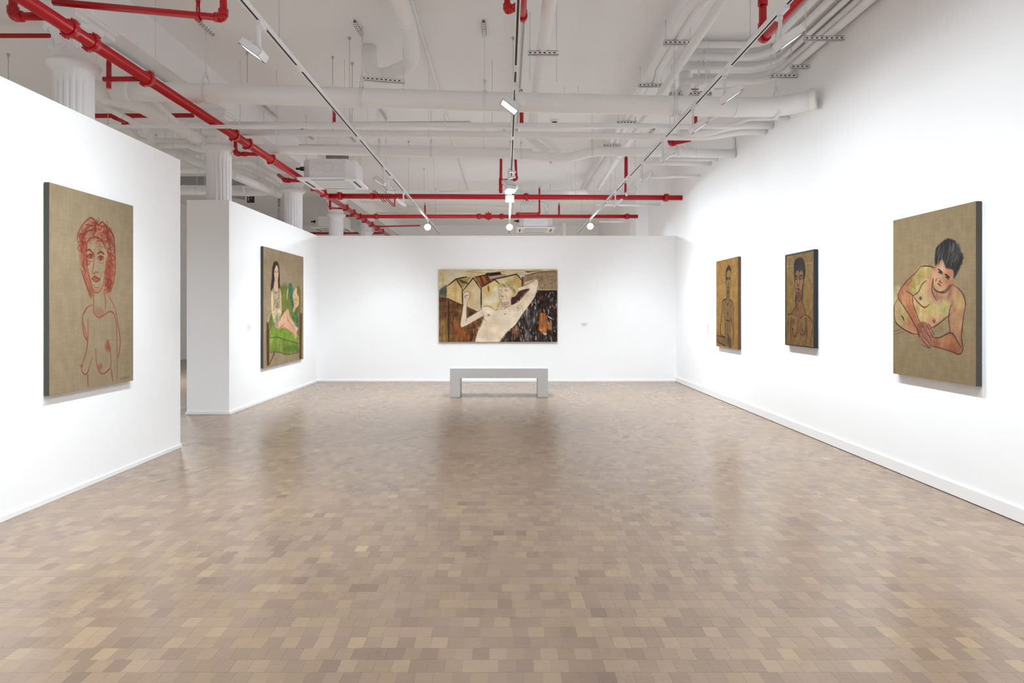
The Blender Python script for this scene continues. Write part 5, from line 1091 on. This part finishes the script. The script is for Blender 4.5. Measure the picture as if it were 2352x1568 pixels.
fl3([(1925, 888), (2012, 886), (2050, 955), (2046, 1180), (2020, 1290), (1890, 1186)], (192, 112, 48), .95, .01, vs=18, cl=12); fl3([(2055, 1050), (2140, 1060), (2135, 1195), (2065, 1190)], (176, 122, 64), .9, .01, vs=14); fl3([(1960, 1240), (2050, 1250), (2040, 1290), (2000, 1290)], (222, 196, 170), .9, .01)
for k in range(12): x = 1930 + RS.rand() * 100; cv.stroke([(x, 900 + RS.rand() * 200), (x + 4, 1010 + RS.rand() * 200)], 0.012, [(70, 40, 26), (230, 180, 120), (140, 70, 34)][k % 3], 0.7)
L3([(2070, 950), (2140, 1000)], 0.02, (222, 222, 222)); L3([(2075, 820), (2080, 905)], 0.012, (222, 222, 222))
BODY = (236, 216, 190)
fl3([(880, 792), (980, 763), (1080, 800), (1130, 852), (1280, 825), (1380, 762), (1500, 722), (1560, 680), (1745, 450), (1530, 482), (1538, 432), (1700, 372), (1862, 272), (1898, 330), (1882, 425), (1832, 600), (1700, 782), (1562, 982), (1480, 1102), (1335, 1232), (1195, 1412), (748, 1412), (802, 1222), (872, 1100), (912, 980), (890, 900)], BODY, 1, .006, False, cl=7)
fl3([(1390, 748), (1420, 605), (1560, 492), (1742, 452), (1650, 560), (1555, 668)], (74, 42, 40), 1, .006, True, cl=8)
fl3([(545, 735), (612, 690), (602, 850), (600, 985), (592, 1060), (522, 1152), (488, 1082), (520, 900)], BODY, 1, .006, True); fl3([(882, 820), (762, 890), (600, 990), (545, 1060), (505, 1148), (600, 1112), (762, 1022), (905, 940)], BODY, 1, .006); fl3([(543, 560), (600, 500), (662, 528), (655, 605), (612, 700), (555, 700)], BODY, 1, .006, True)
fl3([(1200, 690), (1260, 705), (1392, 560), (1404, 742), (1280, 832), (1135, 852)], (220, 190, 166), 1, .006); fl3([(1190, 440), (1182, 520), (1196, 642), (1242, 692), (1300, 700), (1390, 580), (1425, 470), (1390, 400), (1280, 380)], (232, 208, 174), 1, .006, True)
fl3([(1180, 440), (1195, 345), (1290, 280), (1400, 288), (1475, 370), (1532, 452), (1505, 560), (1425, 605), (1405, 490), (1345, 405), (1262, 398), (1215, 430)], (200, 178, 124), 1, .008, True, cl=10)
for k in range(60): a = RS.rand(); x = 1200 + a * 280; y = 330 + RS.rand() * 70 + max(0, a - .5) * 260; cv.stroke([(x, y), (x + 20 + RS.randn() * 16, y + 34), (x + 26 + RS.randn() * 20, y + 60)], 0.007, [(110, 96, 70), (150, 130, 90), (226, 206, 154), (120, 120, 104)][RS.randint(4)], 0.7)
for p in ([(1200, 484), (1240, 464)], [(1272, 470), (1310, 474), (1354, 492)], [(1205, 500), (1235, 492)], [(1285, 492), (1335, 502)], [(1250, 484), (1232, 530), (1212, 568), (1250, 580), (1272, 566)], [(1206, 600), (1236, 592), (1268, 602), (1230, 612)], [(1215, 640), (1250, 640)], [(1184, 440), (1184, 540), (1198, 642), (1244, 694)], [(1290, 560), (1320, 600), (1330, 640)], [(1200, 696), (1270, 712), (1360, 690)], [(1210, 730), (1290, 740), (1370, 715)], [(1240, 770), (1300, 770)], [(1270, 830), (1310, 790), (1385, 765)], [(1135, 852), (1180, 740), (1196, 690)]): L3(p, 0.009, (110, 84, 66), .8)
for p in ([(870, 800), (960, 764), (1060, 800), (1130, 855)], [(875, 870), (905, 930), (908, 985)], [(905, 985), (870, 1090), (805, 1220), (750, 1405)], [(1195, 1405), (1330, 1235), (1480, 1105), (1560, 985), (1700, 785), (1835, 600), (1885, 420), (1895, 330), (1862, 275)], [(1540, 430), (1700, 372), (1862, 275)], [(545, 735), (520, 900), (490, 1080), (510, 1150), (600, 1118), (762, 1022), (905, 940)], [(612, 690), (604, 850), (600, 985)], [(600, 990), (762, 890), (880, 820)], [(590, 1055), (600, 990)], [(545, 560), (600, 500), (660, 530), (655, 605), (612, 695)], [(560, 590), (610, 580), (640, 560)], [(590, 560), (570, 610), (600, 630)]): L3(p, 0.010, (96, 66, 48), .75)
cv.brush([(880, 792), (1130, 852), (1380, 762), (1560, 680), (1862, 272), (1898, 330), (1700, 782), (1335, 1232), (1195, 1412), (748, 1412), (912, 980)], 320, 0.12, 0.03, 7, 1.2, 0.7, 0.4)
fl3([(1590, 620), (1700, 500), (1730, 560), (1640, 760), (1560, 800)], (222, 198, 160), .6, .03, True); fl3([(900, 1080), (1180, 1040), (1290, 1160), (1100, 1400), (830, 1400)], (236, 212, 178), .6, .06, True); fl3([(620, 1000), (760, 920), (880, 860), (890, 930), (700, 1040)], (226, 198, 168), .5, .03, True)
for k in range(26): x = 1530 + RS.randn() * 34; y = 790 + RS.randn() * 46; cv.stroke([(x, y), (x + 14, y - 30)], 0.007, (112, 96, 72), .6)
for k in range(22): x = 1160 + RS.randn() * 50; y = 920 + RS.randn() * 22; cv.stroke([(x, y), (x + 8, y + 14)], 0.005, (150, 130, 120), .5)
cv.dab((1000, 930), .03, .024, (160, 128, 112), .8); cv.dab((1287, 910), .018, .012, (150, 110, 96), .85); L3([(940, 1280), (960, 1292)], .008, (170, 130, 110)); L3([(930, 1080), (1100, 1062), (1230, 1110)], .008, (200, 170, 140), .7)
for p in ([(245, 412), (415, 278), (520, 450)], [(415, 278), (600, 238)], [(535, 490), (720, 258), (862, 468)], [(862, 432), (1108, 288), (1190, 365)], [(745, 245), (962, 203), (1042, 330)], [(1010, 300), (1200, 260), (1505, 192), (1600, 305)]): L3(p, 0.02, DK, .95, False)
for p in ([(524, 450), (528, 742)], [(864, 440), (864, 800)], [(1604, 240), (1602, 410)]): L3(p, 0.022, (40, 28, 22), .9, False)
for k in range(9): cv.dab((176 + (k % 2) * 5, 215 + k * 20), .006, .006, (70, 56, 40), .8)
M['edge_wide'] = mat('tan_canvas_edge', srgb(150, 130, 98), 0.85, noise=0.15, nscale=40)
hang(cv, (x0, Yf, zt), (1, 0, 0), 'wide canvas of a bare-chested man reclining before wooden sheds', 0.045, 0.004, 'edge_wide', gain=0.78)

# 4 -- ochre standing boy
xf = XR - 0.045
def right_canvas(pl, pr, zt, zb, nx, ny, base, s, ox, oy):
    Ya, Yb = xf * F / (pl - CX), xf * F / (pr - CX)         # left edge is the far one
    return Ya, Canvas(Ya - Yb, zt - zb, nx, ny, base, side_trace(s, ox, oy, xf, Ya, Yb, zt, -1))
zt, zb = 2.206, 0.852
Ya, cv = right_canvas(1645.2, 1695, zt, zb, 120, 250, (168, 126, 62), 80 / 523, 1635, 580); cv.linen(4, 6)
LN = (40, 26, 14); ln = lambda p, w=0.014, a=0.85, c=LN: cv.stroke(p, w * 1.3, c, min(1, a * 1.15), grain=.1)
cv.fill([(165, 720), (220, 690), (265, 700), (315, 750), (322, 900), (300, 1000), (280, 1150), (285, 1260), (270, 1400), (235, 1300), (205, 1260), (195, 1050), (180, 900), (150, 1050), (135, 1200), (125, 1180), (145, 900)], (134, 102, 56), .75, .02, cl=8); cv.fill([(300, 1000), (320, 900), (332, 1180), (312, 1420), (292, 1420), (310, 1200)], (140, 106, 58), .75, .02)
cv.fill([(75, 1240), (200, 1280), (230, 1300), (240, 1400), (190, 1400), (75, 1330)], (126, 96, 54), .85, .02); cv.fill([(218, 300), (288, 290), (291, 420), (266, 560), (240, 602), (222, 540), (210, 400)], (150, 116, 70), .9, .014); cv.fill([(222, 580), (262, 580), (264, 700), (222, 700)], (118, 88, 48), .8, .016)
cv.fill([(212, 330), (214, 255), (255, 190), (284, 235), (294, 310), (284, 282), (250, 262), (226, 300)], (40, 28, 18), .95, .014); cv.fill([(210, 330), (222, 320), (224, 420), (212, 410)], (50, 34, 22), .9, .012); cv.fill([(235, 1230), (285, 1300), (290, 1420), (250, 1420)], (60, 44, 28), .7, .03)
for p in ([(222, 385), (242, 380)], [(256, 382), (276, 378)]): ln(p, .022, .95)
for p in ([(224, 400), (242, 402)], [(256, 400), (274, 396)], [(248, 390), (252, 480), (240, 500)], [(232, 528), (262, 524)], [(236, 560), (258, 560)], [(210, 400), (222, 540), (240, 604), (266, 560), (292, 420)], [(222, 600), (222, 690), (165, 725), (148, 880), (128, 1180), (150, 1240), (200, 1270)], [(264, 600), (266, 700), (316, 752), (322, 900), (332, 1180), (312, 1425)], [(182, 890), (195, 1050), (202, 1260)], [(296, 960), (300, 1050), (318, 1180)], [(204, 990), (222, 1020), (238, 1015), (262, 1030), (278, 995)], [(195, 700), (235, 780), (268, 710)], [(238, 780), (238, 1240)], [(180, 780), (178, 900)], [(75, 1240), (160, 1265), (215, 1290), (232, 1400)], [(75, 1330), (180, 1390), (205, 1390)]): ln(p, .014, .8)
for k in range(40): x = 205 + RS.rand() * 75; y = 850 + RS.rand() * 380; ln([(x, y), (x + 8, y + 24)], .007, .5)
hang(cv, (xf, Ya, zt), (0, -1, 0), 'narrow ochre canvas of a slim standing boy, farthest along the tall wall', 0.04, 0.004, 'edge_rust', gain=0.56)

# 5 -- black-framed portrait
zt, zb = 2.072, 1.016
Ya, cv = right_canvas(1805.5, 1869, zt, zb, 140, 250, (146, 114, 60), 90 / 564, 1795, 565); cv.linen(5, 6)
LN = (38, 22, 14); ln = lambda p, w=0.010, a=0.85, c=LN: cv.stroke(p, w * 1.3, c, min(1, a * 1.15), grain=.1)
for y, l in ((285, (70, 190)), (243, (340, 460)), (160, (85, 160))): ln([(l[0], y + 8), (l[1], y - 6)], .006, .7, (196, 164, 100))
FL = (150, 104, 62)
cv.fill([(95, 1000), (150, 970), (205, 860), (320, 860), (350, 990), (430, 1050), (442, 1180), (420, 1420), (90, 1400)], (146, 104, 58), .65, .02, cl=8); cv.fill([(192, 440), (215, 350), (305, 360), (322, 480), (300, 700), (270, 780), (235, 790), (212, 700), (192, 560)], FL, .95, .012, cl=8); cv.fill([(208, 720), (295, 720), (300, 860), (320, 1000), (240, 1030), (180, 980), (205, 860)], (140, 96, 56), .9, .014)
cv.fill([(196, 440), (184, 420), (180, 262), (205, 200), (235, 172), (285, 164), (326, 212), (342, 330), (342, 432), (318, 472), (312, 390), (296, 350), (262, 372), (235, 345), (208, 372)], (38, 26, 22), .97, .012, cl=8); cv.fill([(184, 420), (196, 430), (196, 520), (186, 500)], (44, 30, 24), .9, .01)
cv.fill([(196, 740), (212, 700), (212, 800), (198, 830)], (42, 26, 20), .8, .012); cv.fill([(300, 560), (318, 560), (306, 740), (296, 830), (288, 760)], (56, 34, 24), .8, .012); cv.fill([(215, 660), (265, 650), (280, 720), (250, 780), (222, 740)], (92, 60, 44), .7, .02)
for k in range(30): x = 195 + RS.rand() * 135; y = 190 + RS.rand() * 170; ln([(x, y), (x + RS.randn() * 10, y + 26)], .006, .5, [(74, 50, 38), (24, 16, 14)][k % 2])
for p in ([(194, 452), (212, 430), (230, 450)], [(250, 450), (280, 422), (298, 430)]): ln(p, .016, .95, (34, 20, 16))
for p in ([(200, 470), (226, 476)], [(252, 476), (286, 466)]): ln(p, .014, .9, (40, 26, 22))
cv.fill([(222, 612), (240, 594), (256, 606), (264, 632), (242, 640)], (112, 62, 50), .9, .008); ln([(222, 614), (242, 616), (264, 630)], .009); ln([(240, 470), (238, 545), (228, 566), (246, 572), (254, 560)], .009); ln([(244, 470), (246, 545)], .012, .8, (206, 160, 104)); ln([(302, 470), (316, 460), (318, 540), (308, 560)], .01)
for p in ([(192, 440), (192, 560), (212, 700), (236, 790), (270, 780), (302, 700)], [(150, 970), (205, 862), (206, 800)], [(96, 1390), (94, 1000), (118, 990), (150, 972), (180, 1010), (220, 1022)], [(350, 992), (322, 860), (304, 800)], [(262, 1040), (300, 1020), (366, 1002), (430, 1060), (444, 1180), (412, 1410)], [(138, 1100), (150, 1200), (185, 1300), (222, 1240), (238, 1150)], [(258, 1160), (268, 1240), (300, 1280), (340, 1230), (352, 1140), (340, 1040)], [(135, 1040), (132, 1180), (150, 1400)], [(356, 1120), (365, 1240), (350, 1420)], [(240, 820), (236, 1020)], [(215, 830), (212, 960)], [(240, 1040), (240, 1300)]): ln(p, .010, .75)
cv.fill([(140, 1040), (190, 1050), (190, 1120), (140, 1110)], (100, 68, 42), .6, .02); cv.fill([(340, 1020), (360, 1060), (366, 1180), (345, 1130)], (92, 60, 38), .6, .02); cv.fill([(290, 1260), (360, 1200), (368, 1290), (300, 1300)], (98, 66, 40), .6, .02)
for p in ([(152, 990), (185, 1020), (222, 1030)], [(300, 1028), (366, 1004)], [(236, 930), (238, 990)], [(436, 1100), (438, 1190)]): ln(p, .008, .7, (214, 176, 124))
cv.dab((164, 1192), .016, .018, (52, 32, 26)); cv.dab((303, 1210), .016, .018, (52, 32, 26))
hang(cv, (xf, Ya, zt), (0, -1, 0), 'black-framed ochre portrait of a dark-haired man with bare shoulders', 0.04, 0.004, 'frame_black', frame='frame_black', gain=0.5)

# 6 -- reclining man on linen
zt, zb = 2.195, 0.864
Ya, cv = right_canvas(2051.7, 2241.8, zt, zb, 260, 430, (160, 138, 102), 230 / 784, 2035, 450); cv.linen(2.6, 2.5)
LN = (66, 34, 24); ln = lambda p, w=0.007, a=0.85, c=LN: cv.stroke(p, w * 1.15, c, min(1, a * 1.15), grain=.1)
A = lambda p, c, a=.9, s=.012, cl=8: cv.fill(p, c, a, s, True, 0, 0, cl)
A([(60, 720), (110, 715), (112, 740), (80, 850), (60, 860)], (196, 178, 134))
A([(272, 552), (380, 562), (372, 650), (372, 720), (432, 762), (522, 690), (582, 742), (622, 832), (610, 900), (500, 930), (440, 990), (370, 1030), (340, 1080), (250, 1100), (190, 1072), (120, 1032), (72, 980), (60, 920), (72, 850), (95, 780), (142, 690), (232, 600)], (204, 172, 122), 1, .01)
A([(100, 800), (160, 760), (230, 930), (260, 1040), (190, 1060), (90, 960)], (186, 138, 98), .6, .04); A([(340, 840), (480, 840), (470, 940), (380, 1000), (330, 940)], (214, 190, 140), .6, .04)
A([(280, 560), (350, 580), (300, 700), (230, 780), (165, 740), (200, 650)], (184, 164, 92), .85, .03); A([(250, 720), (330, 690), (350, 800), (310, 860), (240, 820)], (206, 176, 120), .8, .02); A([(370, 740), (460, 780), (520, 700), (545, 760), (480, 820), (390, 820)], (150, 84, 74), .75, .03); A([(320, 620), (372, 640), (370, 760), (400, 830), (340, 780)], (206, 144, 112), .8, .03)
A([(400, 840), (500, 830), (490, 930), (400, 960)], (190, 184, 120), .7, .04); A([(250, 830), (400, 880), (440, 960), (340, 1000), (260, 950)], (212, 182, 118), .8, .04); A([(150, 930), (240, 950), (250, 1060), (180, 1050)], (206, 128, 104), .75, .03); A([(75, 860), (140, 850), (200, 930), (130, 1000), (80, 960)], (190, 168, 112), .7, .03); A([(330, 960), (440, 950), (430, 1010), (350, 1030)], (214, 138, 112), .6, .03)
A([(520, 690), (582, 742), (622, 835), (610, 960), (592, 1090), (602, 1205), (572, 1238), (520, 1200), (500, 1080), (492, 960), (510, 860)], (186, 134, 100), 1, .01); A([(545, 760), (590, 790), (600, 880), (550, 880)], (206, 188, 116), .8, .03); A([(540, 920), (590, 900), (580, 1060), (530, 1040)], (202, 160, 106), .6, .03)
A([(595, 1200), (570, 1238), (500, 1215), (360, 1172), (370, 1120), (420, 1105), (500, 1070), (545, 1100)], (160, 98, 66), 1, .01); A([(400, 1110), (500, 1080), (540, 1130), (470, 1150)], (182, 128, 84), .8, .02); A([(380, 1010), (480, 950), (500, 1070), (390, 1100)], (160, 138, 102), .9, .012)
A([(140, 690), (170, 660), (230, 610), (180, 720), (205, 790), (215, 860), (262, 980), (300, 1000), (250, 1060), (200, 960), (130, 840), (95, 785)], (178, 112, 76), .95, .01); A([(150, 760), (195, 770), (230, 900), (210, 930), (160, 850)], (198, 134, 90), .8, .02)
cv.brush([(272, 552), (380, 562), (432, 762), (582, 742), (622, 832), (500, 930), (340, 1080), (190, 1072), (60, 920), (142, 690)], 420, 0.07, 0.016, 13, 1.0, 0.7, 0.5); cv.brush([(522, 690), (622, 835), (602, 1205), (360, 1172), (500, 1080)], 140, 0.06, 0.014, 14, 1.5, 0.5, 0.5); cv.brush([(140, 690), (205, 790), (300, 1000), (250, 1060), (95, 785)], 90, 0.06, 0.014, 14, 1.0, 0.4, 0.5)
A([(250, 1000), (300, 985), (350, 1020), (345, 1060), (372, 1085), (360, 1120), (352, 1180), (320, 1180), (270, 1130), (245, 1060)], (150, 92, 72), 1, .008)
for p in ([(300, 1000), (330, 1040), (350, 1090)], [(320, 990), (345, 1020)], [(285, 1040), (320, 1080), (345, 1120)], [(270, 1080), (310, 1120), (345, 1175)], [(265, 1110), (300, 1150), (335, 1185)], [(340, 1030), (372, 1080)]): cv.stroke(p, .022, (198, 144, 112), .8); ln([(x + 10, y + 8) for x, y in p], .007, .9, (70, 36, 28))
A([(388, 560), (436, 500), (470, 560), (526, 582), (520, 650), (495, 700), (462, 738), (420, 752), (385, 718), (370, 655)], (206, 152, 112), 1, .008); A([(440, 500), (470, 560), (440, 590), (400, 570), (420, 520)], (214, 170, 134), .8, .015); A([(480, 570), (525, 585), (515, 640), (490, 620)], (186, 112, 84), .8, .015); A([(385, 660), (410, 680), (430, 740), (400, 730)], (196, 172, 124), .7, .015); A([(370, 560), (388, 552), (385, 590), (376, 590)], (196, 130, 104), .9, .008); A([(505, 660), (530, 640), (520, 690), (506, 690)], (196, 130, 104), .9, .008)
A([(390, 545), (384, 480), (412, 405), (450, 365), (485, 345), (530, 365), (562, 402), (597, 490), (575, 570), (532, 645), (528, 585), (485, 568), (470, 562), (455, 520), (438, 492), (410, 515)], (38, 36, 34), 1, .01, 6)
for k in range(34):
    t = k / 33; x = 388 + t * 205; y = 470 - 118 * math.sin(math.pi * (0.12 + 0.80 * t)) + (t > .7) * (t - .7) * 160; cv.stroke([(x, y + 46), (x + 4, y + 8), (x + 8 + 8 * t, y - 12 - RS.rand() * 10)], .016, (36, 34, 32), .9)
for k in range(120):
    a = RS.rand(); x = 400 + a * 165; y = 400 + RS.rand() * 130; cv.stroke([(x, y + 30), (x + 6 + RS.randn() * 8, y - 10), (x + 16 + RS.randn() * 8, y - 46)], .006, [(90, 86, 80), (18, 18, 18), (124, 120, 110), (54, 50, 46)][RS.randint(4)], .6)
for p in ([(408, 572), (428, 586), (445, 604)], [(462, 612), (480, 622), (500, 640)]): ln(p, .012, .95, (40, 26, 22))
for p in ([(412, 596), (428, 600), (436, 612)], [(468, 632), (484, 640), (492, 652)]): ln(p, .013, .95, (50, 32, 28))
for p in ([(445, 605), (432, 650), (420, 672), (440, 678)], [(404, 682), (420, 694), (430, 706)], [(396, 640), (390, 672)]): ln(p, .008, .85)
cv.stroke([(404, 684), (418, 692), (432, 704)], .014, (150, 60, 58), .9); ln([(440, 610), (430, 660)], .01, .7, (236, 206, 168))
for p in ([(272, 552), (232, 600), (142, 690), (95, 780), (130, 850), (200, 960), (250, 1060), (260, 1110)], [(272, 552), (330, 548), (380, 562)], [(160, 745), (205, 775), (214, 850), (240, 920), (265, 985)], [(205, 780), (250, 755), (285, 690), (320, 660)], [(214, 780), (250, 830), (300, 872), (345, 845)], [(345, 1040), (400, 1010), (450, 970), (500, 930)], [(95, 800), (65, 870), (75, 980), (130, 1035), (200, 1072), (260, 1085)], [(522, 690), (584, 742), (622, 835), (606, 960), (592, 1090), (602, 1200), (572, 1238), (500, 1212), (360, 1172)], [(510, 850), (492, 950), (505, 1075)], [(365, 1105), (420, 1108), (505, 1070), (545, 1110), (592, 1190)], [(372, 650), (372, 720), (420, 752), (465, 738), (505, 690)], [(430, 760), (470, 750), (520, 690)], [(370, 640), (360, 740), (400, 820)]): ln(p, .009, .8)
for p in ([(60, 980), (130, 1040), (250, 1105)], [(60, 1060), (120, 1040)], [(60, 1085), (140, 1060)], [(270, 1160), (330, 1190)], [(290, 1170), (350, 1195)], [(560, 720), (610, 770), (632, 860)], [(600, 1000), (605, 1100)]): ln(p, .005, .5)
cv.dab((271, 800), .018, .015, (84, 48, 42)); cv.dab((377, 978), .018, .015, (124, 70, 60)); ln([(122, 935), (135, 955), (142, 975)], .012, .95, (50, 30, 26))
hang(cv, (xf, Ya, zt), (0, -1, 0), 'linen canvas of a dark-haired bare man leaning on clasped hands', 0.04, 0.004, 'edge_grey', gain=0.57)
